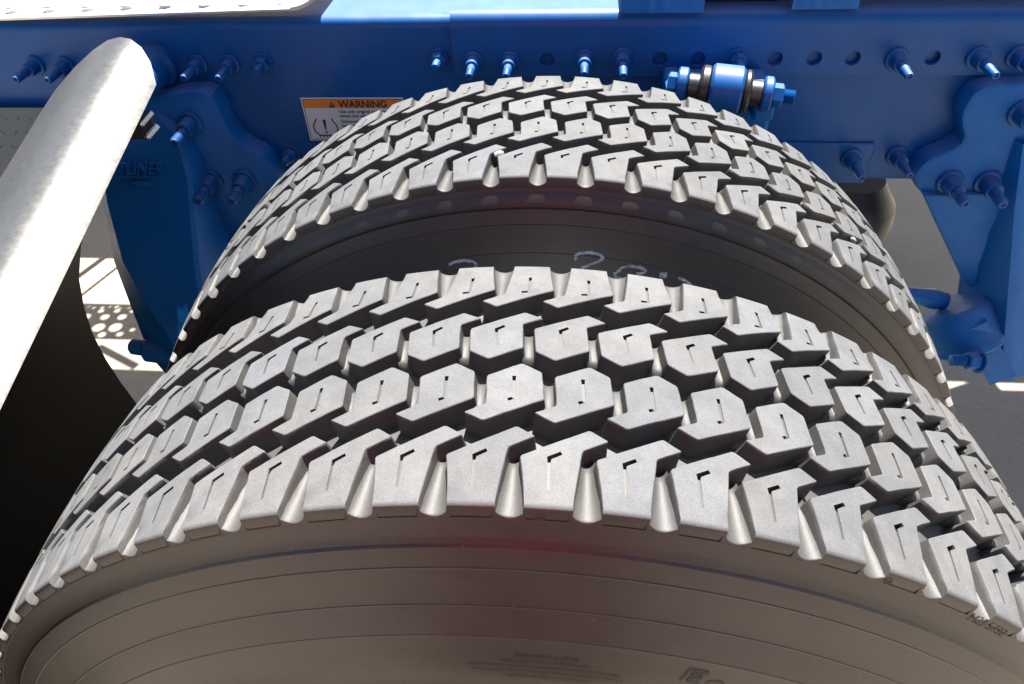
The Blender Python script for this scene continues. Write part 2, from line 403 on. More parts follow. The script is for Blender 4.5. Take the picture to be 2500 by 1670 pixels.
def make_lug(outline, sipe, widths, row, sdepth=(0.007, 0.007, 0.007), seed=0):
    """outline/sipe in (pitch units, m). row 1 and 4 carry the shoulder face."""
    poly = [(s*PITCH, y) for s, y in outline]
    if area2(poly) < 0: poly.reverse()
    rj = random.Random(seed*17+row)
    if seed: poly = [(x+rj.uniform(-.0003, .0003), y+(rj.uniform(-.0003, .0003) if abs(y+0.031) > .002 and abs(YS-y+0.031) > .002 else 0)) for x, y in poly]
    poly = subdiv(chamfer(poly, 0.0010), 0.0065)
    if seed:      # small nicks and feathered edges
        poly = [(x+rj.uniform(-.00016, .00016), y if (YS-y if row == 4 else y) < -0.0295 and row in (1, 4) else y+rj.uniform(-.00016, .00016)) for x, y in poly]
    mir = row == 4
    edge = [(YS-y if mir else y) < -0.0295 if row in (1, 4) else False for s, y in poly]
    nrm = normals(poly); n = len(poly)
    hole = [(p[0], p[1]) for p in stroke([(s*PITCH, y) for s, y in sipe], widths)]
    if area2(hole) < 0: hole.reverse()
    inset = [(poly[i][0]-nrm[i].x*0.0005, poly[i][1]-nrm[i].y*0.0005) for i in range(n)]
    xs = [p[0] for p in poly]; ys = [p[1] for p in poly]; inter = []
    y = min(ys)+0.006
    while y < max(ys):
        x = min(xs)+0.006
        while x < max(xs):
            p = (x, y)
            if inpoly(p, inset) and not inpoly(p, hole) and min((x-a)**2+(y-c)**2 for a, c in inset+hole) > 0.003**2: inter.append(p)
            x += 0.009
        y += 0.009
    V2, sol, hol = cdt(inset, [hole], inter)
    V = [cylp(x/PITCH, y, rtop(y)) for x, y in V2]
    F = [tuple(t) for t in sol]; ntop = len(F)
    # sipe walls and floor
    nh = len(hole); hi = list(range(n, n+nh)); base = len(V); dep = 0.0075
    used = {i: base+k for k, i in enumerate(sorted({i for t in hol for i in t}))}
    def sdep(i):
        k = (i-n) if i < n+nh else 0
        q = min(range(len(sipe)), key=lambda j: (sipe[j][0]*PITCH-V2[i][0])**2+(sipe[j][1]-V2[i][1])**2)
        return sdepth[q]
    for i in sorted(used): V.append(cylp(V2[i][0]/PITCH, V2[i][1], rtop(V2[i][1])-sdep(i)))
    F += [tuple(used[i] for i in t) for t in hol]
    for k in range(nh):
        a, b_ = hi[k], hi[(k+1) % nh]
        if a in used and b_ in used: F.append((a, b_, used[b_], used[a]))
    # outer walls
    K = 6; prev = list(range(n)); side_faces = set(); top_faces = set()
    for k in range(K):
        cur = []
        for i in range(n):
            x, y = poly[i]
            if edge[i]:
                if k == 0: yy, r = (-0.0315, rtop(-0.0315)-0.0001)
                else: yy, r = SHO[k-1]
                if mir: yy = YS-yy
                side = nrm[i].x*0.0004*k/5 if abs(nrm[i].x) > 0.25 else 0
                q = cylp((x+side)/PITCH, yy, r)
            else:
                f = k/5.0; off = 0.0019*f
                r = (rtop(y)-0.0005)*(1-f) + (R-0.0200)*f
                q = cylp((x+nrm[i].x*off)/PITCH, y+nrm[i].y*off, r)
            cur.append(len(V)); V.append(q)
        for i in range(n):
            j = (i+1) % n
            if edge[i] and edge[j]: (side_faces if k >= 3 else top_faces).add(len(F))
            elif k == 0: top_faces.add(len(F))
            F.append((prev[i], cur[i], cur[j], prev[j]))
        prev = cur
    me = bpy.data.meshes.new("tread_lug"); me.from_pydata(V, [], F)
    for k in range(ntop, len(F)):
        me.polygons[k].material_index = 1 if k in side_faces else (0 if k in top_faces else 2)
    import bmesh
    bm = bmesh.new(); bm.from_mesh(me); bmesh.ops.recalc_face_normals(bm, faces=bm.faces)
    # open shell: make sure the top looks outward
    f = max(bm.faces, key=lambda f: f.calc_center_median().length if abs(f.normal.y) < 0.5 else 0)
    c = f.calc_center_median(); 
    if f.normal.dot(Vector((c.x, 0, c.z))) < 0: bmesh.ops.reverse_faces(bm, faces=bm.faces)
    bm.to_mesh(me); bm.free()
    me.materials.append(RUB); me.materials.append(SIDE); me.materials.append(MOULD)
    return finish(me, None, True, 38)

o1 = [(0.110, -0.001), (1.035, 0.0195), (1.295, 0.0125), (0.935, 0.0042), (0.825, -0.0310), (0.210, -0.0310)]
o2 = [(1.030, 0.0708), (1.330, 0.0631), (1.380, 0.0404), (0.541, 0.0227), (0.248, 0.0295), (0.560, 0.0362), (0.517, 0.0595)]
s1 = [(0.653, 0.0017), (0.494, -0.0021), (0.495, -0.0048), (0.505, -0.0225)]
s2 = [(0.925, 0.0590), (0.929, 0.0556), (0.948, 0.0408), (0.865, 0.0393)]
o3 = [(1.54-s, 0.1448-y) for s, y in o2]; o4 = [(1.548-s, YS-y) for s, y in o1]
s3 = [(0.692, 0.1065), (0.571, 0.1030), (0.575, 0.1005), (0.618, 0.0874)]
s4 = [(1.021, 0.1645), (1.020, 0.1612), (1.017, 0.1462), (0.895, 0.1456)]
W13 = [0.0024, 0.0026, 0.0018, 0.0017]; W24 = [0.0026, 0.0020, 0.0020, 0.0023]
D13 = (0.008, 0.0065, 0.0006, 0.0003); D24 = (0.0065, 0.0007, 0.0007, 0.0065)
LUGS = [[make_lug(o_, s_, w_, r_, d_, sd) for sd in range(5)] for o_, s_, w_, r_, d_ in ((o1, s1, W13, 1, D13), (o2, s2, W24, 2, D24), (o3, s3, W13, 3, D13), (o4, s4, W24, 4, D24))]

# carcass: sidewalls, shoulders, rounded groove floors
WALL_TAIL = [(-0.0438, 0.4786), (-0.0437, 0.4780), (-0.0462, 0.4720), (-0.0485, 0.4662), (-0.0491, 0.4659), (-0.0492, 0.4648), (-0.0526, 0.4555),
             (-0.0568, 0.4440), (-0.0581, 0.4413), (-0.0586, 0.4411), (-0.0588, 0.4400), (-0.0634, 0.4300), (-0.0672, 0.4216),
             (-0.0676, 0.4213), (-0.0680, 0.4190), (-0.0720, 0.4080), (-0.0748, 0.3970), (-0.0766, 0.3880),
             (-0.0772, 0.3770), (-0.0768, 0.3650), (-0.0750, 0.3500), (-0.0716, 0.3350), (-0.0660, 0.3200), (-0.0580, 0.3060), (-0.0500, 0.2950), (-0.0450, 0.2900)]
WALL_TOP = [(-0.0358, 0.4972), (-0.0361, 0.4966), (-0.0360, 0.4960), (-0.0372, 0.4925)]
WALL = WALL_TOP + [(-0.0385, 0.4890), (-0.0397, 0.4862), (-0.0403, 0.4850), (-0.0399, 0.4846), (-0.0409, 0.4824), (-0.0422, 0.4802)] + WALL_TAIL
WALL_FULL = WALL_TOP + [(-0.0391, 0.4900), (-0.0407, 0.4875), (-0.0428, 0.4835), (-0.0434, 0.4822), (-0.0438, 0.4810), (-0.0440, 0.4800)] + WALL_TAIL
def lerp_tab(x, tab):
    if x <= tab[0][0]: return tab[0][1]
    for (a, p), (b_, q) in zip(tab, tab[1:]):
        if x <= b_: return p+(q-p)*(x-a)/(b_-a)
    return tab[-1][1]
FLOOR = [(-0.0357, 0.4974), (-0.0350, 0.4978), (-0.0335, 0.4980), (-0.0300, 0.4980), (-0.020, 0.4981), (-0.008, 0.4986), (0.0, 0.4982), (0.005, 0.4950), (0.009, 0.4935), (0.0345, 0.4935), (0.0375, 0.5010), (0.0400, 0.5025),
         (0.0585, 0.5025), (0.0615, 0.5010), (0.0650, 0.4935), (0.0724, 0.4935)]
GRV = {1: [(-0.034, 1.0175, 0.232), (0.004, 1.022, 0.120)], 2: [(0.036, 1.470, 0.125), (0.0615, 1.425, 0.125)]}
def lift(s, y):
    """how far the floor of a lateral groove curls up towards the lug walls"""
    if y < 0.006: g = GRV[1]; amp = 0.0085
    elif 0.036 < y < 0.0635: g = GRV[2]; amp = 0.0040
    else: return 0.0
    t = min(1, max(0, (y-g[0][0])/(g[1][0]-g[0][0])))
    c = g[0][1]+(g[1][1]-g[0][1])*t; hw = g[0][2]+(g[1][2]-g[0][2])*t
    d = abs((s-c+0.5) % 1.0-0.5)/hw
    if d > 1.04: return -0.002
    d = min(d, 1.0)
    return amp*(1-math.sqrt(max(0, 1-d*d*0.995)))
def face_y0(r): return lerp_tab(r, [(0.4972, -0.0357), (0.4998, -0.0350), (0.5029, -0.0342), (0.5046, -0.0335), (0.506, -0.0322)])
def tuck(s, y, kind):
    """pull the shoulder of the casing in where a lug covers it"""
    if kind != 'f' or y > -0.020: return 0.0
    g = GRV[1]; t = min(1, max(0, (y-g[0][0])/(g[1][0]-g[0][0])))
    hw = g[0][2]+(g[1][2]-g[0][2])*t
    d = abs((s-1.018+0.5) % 1.0-0.5)/hw
    return 0.0025 if d > 1.03 else 0.0
def make_carcass(WALL):
    M = 30; ncol = NP*M
    TOT = 2*math.pi/PA        # pitches in the full turn (the last stretch lies under the tyre)
    ss = [i/M for i in range(ncol)]
    ys = [y for y, r in FLOOR]
    extra = [-0.0354, -0.0343, -0.0310, -0.0245, -0.014, -0.004, 0.003, 0.007, 0.015, 0.025, 0.0360, 0.049, 0.0630]
    ys = sorted(set(ys+extra))
    half = [('w', y, r) for y, r in WALL[::-1]] + [('f', y, lerp_tab(y, FLOOR)) for y in ys]
    rows = []
    for kind, y, r in half:
        rows.append([(s, max(y, face_y0(r+lift(s, y)) if kind == 'f' and y < -0.029 else y)+tuck(s, y, kind), r+(lift(s, y)-0.8*tuck(s, y, kind) if kind == 'f' else 0)) for s in ss])
    mid = len(rows)
    for kind, y, r in half[::-1][1:]:
        def ms(s, y=y):
            return (1.548-s) if y < 0.02 else (1.54-s)
        rows.append([(s, (YS if y < 0.02 else (0.1448 if y < 0.0715 else 0.1465))-max(y, face_y0(r+lift(ms(s), y)) if kind == 'f' and y < -0.029 else y)-tuck(ms(s), y, kind), r+(lift(ms(s), y)-0.8*tuck(ms(s), y, kind) if kind == 'f' else 0)) for s in ss])
    k = len(rows); A = np.array(rows)       # k, ncol, 3
    # spread the last few columns so the ring closes
    th = A[:, :, 0]*PA; th[:, -M:] += (np.arange(1, M+1)/M)*(2*math.pi-NP*PA)*0.97
    th -= 0.5*NP*PA
    V = np.stack([A[:, :, 2]*np.sin(th), A[:, :, 1], A[:, :, 2]*np.cos(th)], 2).reshape(-1, 3)
    i = np.arange(k-1)[:, None]; j = np.arange(ncol)[None, :]; j2 = (j+1) % ncol
    Fq = np.stack([i*ncol+j, i*ncol+j2, (i+1)*ncol+j2, (i+1)*ncol+j], 2).reshape(-1, 4)
    me = bpy.data.meshes.new("casing")
    me.from_pydata(V.tolist(), [], Fq[:, ::-1].tolist())
    me.materials.append(SIDE); me.materials.append(MOULD)
    nw = len(WALL)
    mi = np.ones(k-1, int); mi[:nw] = 0; mi[-nw:] = 0
    me.polygons.foreach_set('material_index', np.repeat(mi, ncol))
    me.polygons.foreach_set('use_smooth', [True]*len(me.polygons))
    me.set_sharp_from_angle(angle=rad(50))
    # crisp moulded steps on the walls
    crisp = set(); W2 = WALL[::-1]
    for q in range(1, len(W2)-1):
        d0 = Vector(W2[q])-Vector(W2[q-1]); d1 = Vector(W2[q+1])-Vector(W2[q])
        if d0.angle(d1) > rad(14): crisp |= {q, k-1-q}
    ev = np.zeros(len(me.edges)*2, int); me.edges.foreach_get('vertices', ev); er = ev.reshape(-1, 2)//ncol
    shp = np.zeros(len(me.edges), bool); at_ = me.attributes.get('sharp_edge') or me.attributes.new('sharp_edge', 'BOOLEAN', 'EDGE')
    at_.data.foreach_get('value', shp)
    shp |= (er[:, 0] == er[:, 1]) & np.isin(er[:, 0], list(crisp))
    at_.data.foreach_set('value', shp); me.update()
    return me
CASING = make_carcass(WALL); CASING_FULL = make_carcass(WALL_FULL)
RIM = MB().rev((0, -0.046, 0), (0, 1, 0), [(0.0, 0.286), (0.0, 0.300), (0.012, 0.300), (0.02, 0.286), (0.10, 0.270), (0.19, 0.270), (0.226, 0.286), (0.232, 0.30), (0.242, 0.30), (0.242, 0.282), (0.14, 0.25), (0.13, 0.10), (0.12, 0.10), (0.10, 0.25), (0.03, 0.272)], 64, cap=False).mesh("wheel_rim", DARK)
def build_tyre(yoff, phase, label, casing):
    t = empty("truck_tyre", (0, yoff, 0)); tag(t, label, "tyre", "dual tyres on the axle")
    c = mesh_obj("casing", casing, t); c.rotation_euler = (0, phase, 0)
    r = mesh_obj("wheel_rim", RIM, t)
    for row in range(4):
        for k in range(NP):
            l = mesh_obj("tread_lug", random.choice(LUGS[row]), t)
            l.rotation_euler = (0, phase + (k-NP//2)*PA, 0)
    return t
# rotation about +Y by a turns +Z towards +X, the same sense as the pitch angle
PH0 = 0.0
OUTER = build_tyre(0.0, PH0, "near dual truck tyre with brown sidewall towards the viewer, chunky grey tread", CASING)
INNER = build_tyre(D, -0.0040, "far dual truck tyre beside the blue frame, chalk marks on its wall", CASING_FULL)

WT = [(0.5055, -0.0325), (0.4978, -0.0352)] + [(r, y) for y, r in WALL]
WT.sort()
def wall_y(r): return lerp_tab(r, WT)
def wall_point(px, py, yoff=0.0, proud=0.0):
    """where the line of sight through a measured photo point meets the sidewall"""
    d = np.array([(px-1250)/1780.7306, -(py-835)/1780.7306, 1.0]) @ CAM_R
    lo = None
    for k in range(0, 4000):
        t = 0.15+k*0.0003; P = CAM_C+t*d; r = math.hypot(P[0], P[2])
        if r < 0.505 and P[1] > yoff+wall_y(max(r, 0.29)):
            break
    P = CAM_C+(t-0.00015)*d; r = math.hypot(P[0], P[2]); th = math.atan2(P[0], P[2])
    return th, r
def wall_xyz(th, r, yoff=0.0, proud=0.0004):
    y = wall_y(r)-proud
    return Vector((r*math.sin(th), y, r*math.cos(th)))

# chalk writing on the inner tyre's wall
def chalk_line(name, pts, w=0.0026):
    tr = [wall_point(x*2500/2335/1.0, y) if False else wall_point(x, y, D) for x, y in pts]
    dense = []
    for (t0, r0), (t1, r1) in zip(tr, tr[1:]):
        k = max(2, int(math.hypot((t1-t0)*0.45, r1-r0)/0.002))
        dense += [(t0+(t1-t0)*i/k, r0+(r1-r0)*i/k) for i in range(k)]
    dense.append(tr[-1])
    P2 = [(t*0.45, r) for t, r in dense]
    L = []; Rr = []
    for i, p in enumerate(P2):
        a = Vector(P2[max(0, i-1)]); b_ = Vector(P2[min(len(P2)-1, i+1)]); d = (b_-a).normalized()
        ww = w*(0.75+0.5*random.random())/2
        L.append((p[0]-d.y*ww, p[1]+d.x*ww)); Rr.append((p[0]+d.y*ww, p[1]-d.x*ww))
    G = [[wall_xyz(x/0.45, r, 0, 0.0010) for x, r in L], [wall_xyz(x/0.45, r, 0, 0.0010) for x, r in Rr]]
    return MB().grid(G)
def z8(l): return [(1200+x/3.336, 400+y/3.336) for x, y in l]
def z7(l): return [(600+x/3.336, 400+y/3.336) for x, y in l]
CH = [z7([(1655, 818), (1700, 795), (1780, 782), (1850, 790), (1885, 815), (1870, 845), (1830, 868), (1790, 890)]),
      z8([(690, 780), (680, 745), (720, 722), (800, 715), (880, 735), (915, 762), (870, 790), (780, 825)]),
      z8([(780, 825), (720, 848), (740, 870), (800, 885), (850, 892)]),
      z8([(1030, 870), (1060, 840), (1130, 827), (1210, 838), (1260, 865), (1235, 885), (1180, 890)]),
      z8([(1030, 870), (1000, 890), (1010, 915), (1070, 935), (1130, 945)]),
      z8([(1400, 880), (1395, 925)]), z8([(1520, 920), (1575, 945), (1630, 985)])]
for k, pl in enumerate(CH):
    chalk_line("chalk_mark", pl, 0.0060 if k == 5 else 0.0026).obj("chalk_mark", CHALK, INNER, fix=False)

# moulded writing and marks on the outer wall
def wall_text(body, size, th0, r0, flip=False, shear=0.0, bold=0.0, name="moulded_lettering"):
    me = text_mesh(body, size, MARK, 'CENTER', 0.0, shear, bold)
    sgn = -1 if flip else 1
    map_mesh(me, lambda x, y, z: wall_xyz(th0+sgn*x/r0, r0+sgn*y, 0, 0.0006))
    return mesh_obj(name, me, OUTER)
def outline_text(body, size, th0, r0, shear, w, name="moulded_lettering"):
    return wall_text(body, size, th0, r0, False, shear, 0.0, name)
t0, r0 = wall_point(1335, 1612)
lines = [(0.0035, "SAFETY WARNING"), (-0.0015, "SERIOUS INJURY MAY RESULT FROM"), (-0.0060, "TIRE FAILURE DUE TO UNDERINFLATION OR OVERLOADING"),
         (-0.0105, "FOLLOW OWNERS MANUAL OR TIRE PLACARD IN VEHICLE"), (-0.0150, "EXPLOSION OF TIRE RIM ASSEMBLY")]
for dz, tx in lines:
    wall_text(tx, 0.0034 if dz < 0 else 0.0046, t0+random.uniform(-0.004, 0.004), r0+dz, flip=True)
te, re_ = wall_point(1710, 1650)
def letter_outline(pts, closed=True, w=0.0009):
    tr = [wall_point(x, y) for x, y in pts]
    if closed: tr.append(tr[0])
    m = MB()
    for (ta, ra), (tb, rb) in zip(tr, tr[1:]):
        a = Vector((ta*0.42, ra)); b_ = Vector((tb*0.42, rb)); d = (b_-a).normalized(); nn = Vector((-d.y, d.x))*w/2
        k = 4
        G = [[wall_xyz(*((a.lerp(b_, i/k)+q)[j]/(0.42 if j == 0 else 1) for j in (0, 1)), 0, 0.0007) for i in range(k+1)] for q in (nn, -nn)]
        m.grid(G)
    return m
def zb(l): return [(1200+x/3.336, 1200+y/3.336) for x, y in l]
letter_outline(zb([(1530, 1535), (1620, 1445), (1775, 1470), (1750, 1490), (1640, 1475), (1625, 1500), (1720, 1512), (1700, 1530), (1605, 1520), (1590, 1545), (1690, 1560), (1675, 1566)]), False).obj("moulded_letter", MARK, OUTER, fix=False)
letter_outline(zb([(1740, 1566), (1770, 1550), (1820, 1545), (1870, 1552), (1895, 1566)]), False).obj("moulded_letter", MARK, OUTER, fix=False)
for pts in (zb([(355, 212), (395, 155), (432, 195), (418, 222)]), [(1800+x/3.336, 1200+y/3.336) for x, y in ((1190, 715), (1255, 685), (1250, 745))]):
    letter_outline(pts, True, 0.0011).obj("triangle_mark", MARK, OUTER, fix=False)
tt, rr_ = wall_point(1800+2045/3.336, 1200+1082/3.336)
wall_text("M23 5732", 0.0085, tt, rr_-0.003, False, 0.0, 0.0)

# ------------------------------------------------------------------ frame rail
RAIL = empty("frame_rail", (0.0, 0.709, 0.27)); tag(RAIL, "blue painted steel truck frame rail running across behind both tyres", "frame rail", "frame rails of the chassis")
def under(o, p):
    o.parent = p; o.matrix_parent_inverse = Matrix.Translation(-Vector(p.location)); return o
HX = [-0.009, 0.138, 0.187, 0.285, 0.334, 0.382, 0.480, 0.629, 0.727]; HZ = 0.454
def circ(x, z, r, n=20): return [(x+r*math.cos(2*math.pi*k/n), z+r*math.sin(2*math.pi*k/n)) for k in range(n)]
def holed_sheet(x0, x1, z0, z1, holes, y0, y1, m):
    outer = []
    nx = int((x1-x0)/0.1)
    outer = [(x0+(x1-x0)*i/nx, z0) for i in range(nx)]+[(x1, z0+(z1-z0)*i/3) for i in range(3)]+[(x1-(x1-x0)*i/nx, z1) for i in range(nx)]+[(x0, z1-(z1-z0)*i/3) for i in range(3)]
    V2, sol, hol = cdt(outer, holes)
    n = len(V2); V = [(x, y0, z) for x, z in V2]+[(x, y1, z) for x, z in V2]
    F = [tuple(t) for t in sol]+[tuple(i+n for i in reversed(t)) for t in sol]
    o = 0
    for loop in [outer]+holes:
        k = len(loop)
        F += [(o+i, o+(i+1) % k, n+o+(i+1) % k, n+o+i) for i in range(k)]; o += k
    m.add(V, F)
X0, X1 = -2.6, 2.6
m = MB(); YW = 0.7085
holed_sheet(X0, X1, 0.283, 0.494, [], YW, YW+0.008, m)
def sweep_x(m, prof, x0, x1, nseg=1):
    n = len(prof); V = []; F = []
    for k in range(nseg+1):
        x = x0+(x1-x0)*k/nseg; V += [(x, y, z) for y, z in prof]
    for k in range(nseg):
        for i in range(n):
            j = (i+1) % n; F.append((k*n+i, k*n+j, (k+1)*n+j, (k+1)*n+i))
    F.append(tuple(range(n))); F.append(tuple(range((nseg+1)*n-1, nseg*n-1, -1)))
    m.add(V, F)
def corner(y0, z0, rr, th, top=True, y1=0.79, n=6):
    """angle section: from the web bottom of the bend, round, along the flange, and back"""
    s = 1 if top else -1
    out = [(y0+rr-rr*math.cos(a), z0+s*rr*math.sin(a)) for a in [math.pi/2*i/n for i in range(n+1)]]
    inn = [(y0+rr-(rr-th)*math.cos(a), z0+s*(rr-th)*math.sin(a)) for a in [math.pi/2*i/n for i in range(n+1)]]
    return out+[(y1, z0+s*rr), (y1, z0+s*(rr-th))]+inn[::-1]
sweep_x(m, corner(YW, 0.494, 0.013, 0.008), X0, X1)
sweep_x(m, corner(YW, 0.283, 0.013, 0.008, False), X0, X1)
under(m.obj("web", BLUE, None, angle=30), RAIL)
m = MB(); YP = 0.6995
holed_sheet(-0.135, X1, 0.4315, 0.497, [circ(x, HZ, 0.0096) for x in HX], YP, YW-0.001, m)
sweep_x(m, corner(YP, 0.497, 0.017, 0.0085), -0.135, X1)
under(m.obj("reinforcing_plate", BLUE, None, angle=30), RAIL)
# low flange strip welded along the bottom right of the web
m = MB(); m.box((0.30, YW-0.005, 0.2695), (0.448, YW-0.0005, 0.333), 0.002)
under(m.obj("cover_plate", BLUE), RAIL)

# fasteners
def bolt_meshes():
    r = {}
    def huck(sc_, L, thread):
        w = MB().rev((0, 0, 0), (0, -1, 0), [(0, 0.0133*sc_), (0.003*sc_, 0.0136*sc_), (0.0042*sc_, 0.0128*sc_), (0.0048*sc_, 0.0105*sc_)], 24).mesh("washer", BLUE)
        c = MB().rev((0, -0.0045*sc_, 0), (0, -1, 0), [(0, 0.0100*sc_), (0.012*sc_, 0.0092*sc_), (0.0165*sc_, 0.0088*sc_), (0.0172*sc_, 0.0078*sc_)], 20).mesh("collar", BLUE)
        pr = [(0.015*sc_, 0.0056*sc_), (L*0.70, 0.0056*sc_)]
        if thread:
            k = 7
            for i in range(k):
                a = L*0.70+(L*0.26)*i/k; pr += [(a+0.0002, 0.0051*sc_), (a+L*0.26/k*0.45, 0.0056*sc_), (a+L*0.26/k*0.8, 0.0051*sc_)]
        else:
            pr += [(L*0.72, 0.0050*sc_), (L*0.96, 0.0047*sc_)]
        pr += [(L*0.975, 0.0046*sc_), (L, 0.0040*sc_), (L, 0.0024*sc_), (L-0.002, 0.0020*sc_)]
        p = MB().rev((0, 0, 0), (0, -1, 0), pr, 16).mesh("pin", BLUE, angle=40)
        return p, w, c
    r['short'] = huck(1.0, 0.050, True); r['plain'] = huck(1.08, 0.056, False); r['big'] = huck(1.32, 0.059, True)
    w = MB().rev((0, 0, 0), (0, -1, 0), [(0, 0.0130), (0.0028, 0.0132), (0.0036, 0.0126)], 24).mesh("washer", BLUE)
    c = MB().rev((0, -0.0036, 0), (0, -1, 0), [(0, 0.0098), (0.001, 0.0106), (0.0105, 0.0106), (0.0120, 0.0090)], 6).mesh("collar", BLUE, smooth=False)
    p = MB().rev((0, 0, 0), (0, -1, 0), [(0.01, 0.0056), (0.030, 0.0056), (0.032, 0.0046)], 14).mesh("pin", BLUE)
    r['hex'] = (p, w, c)
    return r
BM = bolt_meshes()
def bolt(kind, x, z, y, parent, tilt=0.0, label=None):
    p, w, c = BM[kind]
    o = mesh_obj("bolt", p); o.location = (x, y, z); o.rotation_euler = (random.uniform(-.02, .02)+tilt, random.uniform(0, 6.28), random.uniform(-.02, .02))
    o.parent = parent; o.matrix_parent_inverse = Matrix.Translation(-Vector(parent.location))
    for me, nm in ((w, "washer"), (c, "hex_nut" if kind == 'hex' else "collar")):
        q = mesh_obj(nm, me, o)
    if label: o['label'] = label
    return o
for x, z, k, y in [(-0.735, 0.447, 'short', YW), (-0.690, 0.446, 'short', YW), (-0.495, 0.447, 'short', YW), (-0.448, 0.447, 'short', YW), (-0.400, 0.449, 'hex', YW),
                   (-0.155, 0.454, 'hex', YW), (-0.108, 0.453, 'short', YP), (-0.059, 0.453, 'short', YP), (0.040, 0.455, 'short', YP), (0.089, 0.456, 'plain', YP),
                   (0.237, 0.455, 'hex', YP), (0.436, 0.453, 'plain', YP), (0.534, 0.454, 'plain', YP), (0.582, 0.455, 'plain', YP), (0.68, 0.455, 'plain', YP),
                   (0.420, 0.311, 'plain', YW-0.005), (0.482, 0.313, 'plain', YW), (-0.396, 0.312, 'hex', YW),
                   (-0.84, 0.447, 'short', YW), (-0.90, 0.447, 'short', YW)]:
    bolt(k, x, z, y, RAIL)

# warning decal
DX0, DX1, DZ0, DZ1, DY = -0.361, -0.2125, 0.3325, 0.3985, YW
DEC = MB().box((DX0, DY-0.0006, DZ0), (DX1, DY-0.0001, DZ1)).obj("warning_decal", WHITE, None, smooth=False)
under(DEC, RAIL); DEC['label'] = "orange and white warning sticker"
def dec_part(mb, name, mt):
    o = mb.obj(name, mt, None, smooth=False, fix=False); o.parent = DEC
    o.matrix_parent_inverse = Matrix.Translation(-Vector(RAIL.location)) if False else Matrix.Identity(4)
    return o
m = MB(); yy = DY-0.0011
def quad(m, x0, z0, x1, z1, y=None):
    y = yy if y is None else y
    m.add([(x0, y, z0), (x1, y, z0), (x1, y, z1), (x0, y, z1)], [(0, 1, 2, 3)])
quad(m, DX0+0.003, DZ1-0.0150, DX1-0.003, DZ1-0.0030); dec_part(m, "orange_band", ORANGE)
m = MB()
for a in ((DX0+0.002, DZ0+0.002, DX0+0.0028, DZ1-0.002), (DX1-0.0028, DZ0+0.002, DX1-0.002, DZ1-0.002), (DX0+0.002, DZ0+0.002, DX1-0.002, DZ0+0.0028), (DX0+0.002, DZ1-0.0028, DX1-0.002, DZ1-0.002)): quad(m, *a)
dec_part(m, "border_line", INK)
def dec_text(body, size, x, z, bold=0.0, align='LEFT'):
    me = text_mesh(body, size, INK, align, 0.0, 0.0, bold)
    map_mesh(me, lambda a, b_, c_: Vector((x+a, DY-0.0017, z+b_)))
    o = mesh_obj("printed_text", me, DEC); return o
dec_text("WARNING", 0.0145, -0.307, DZ1-0.0141, 0.00028)
for i, (tx, dz) in enumerate((("Use only original equipment", 0.0225), ("wheel and valve stems.", 0.0290), ("Otherwise sensor may", 0.0375), ("be damaged.", 0.0440))):
    dec_text(tx, 0.0067, -0.3085, DZ1-dz, 0.00006)
m = MB()
m.add([(-0.3215, yy-0.0006, DZ1-0.0139), (-0.3125, yy-0.0006, DZ1-0.0139), (-0.317, yy-0.0006, DZ1-0.0055)], [(0, 1, 2)])
dec_part(m, "alert_triangle", INK)
m = MB(); m.add([(-0.3175, yy-0.0010, DZ1-0.0115), (-0.3165, yy-0.0010, DZ1-0.0115), (-0.3163, yy-0.0010, DZ1-0.0085), (-0.3177, yy-0.0010, DZ1-0.0085)], [(0, 1, 2, 3)])
quad(m, -0.3175, DZ1-0.0131, -0.3165, DZ1-0.0121, yy-0.0010); dec_part(m, "alert_stroke", ORANGE)
m = MB(); cx, cz = -0.3335, 0.3530
pl = [(0.0115, 0.0145), (0.0125, 0.0110), (0.0160, 0.0060), (0.0180, 0.0), (0.0165, -0.006), (0.0115, -0.0115)]
for sgn in (1, -1):
    st = stroke([(cx+sgn*x, cz+z) for x, z in pl], 0.0017)
    k = len(pl)
    m.add([(x, yy, z) for x, z in st], [(i, i+1, 2*k-2-i, 2*k-1-i) for i in range(k-1)])
quad(m, cx-0.0125, cz-0.0125, cx+0.0125, cz-0.0110)
for i in range(5): quad(m, cx-0.0117+i*0.0052, cz-0.0148, cx-0.0095+i*0.0052, cz-0.0125)
m.add([(cx-0.0010, yy, cz-0.003), (cx+0.0010, yy, cz-0.003), (cx+0.0022, yy, cz+0.0125), (cx-0.0022, yy, cz+0.0125)], [(0, 1, 2, 3)])
quad(m, cx-0.0014, cz-0.0085, cx+0.0014, cz-0.0055)
dec_part(m, "tyre_pressure_symbol", INK)

# far rail of the same chassis (casts shade, closes the view under the truck)
m = MB()
sweep_x(m, [(1.560, 0.268), (1.568, 0.268), (1.568, 0.508), (1.560, 0.508)], -0.2, X1); sweep_x(m, [(1.50, 0.500), (1.559, 0.500), (1.559, 0.508), (1.50, 0.508)], -0.2, X1)
FR = m.obj("frame_rail", BLUE); tag(FR, "second blue frame rail on the far side of the chassis", "frame rail", "frame rails of the chassis")

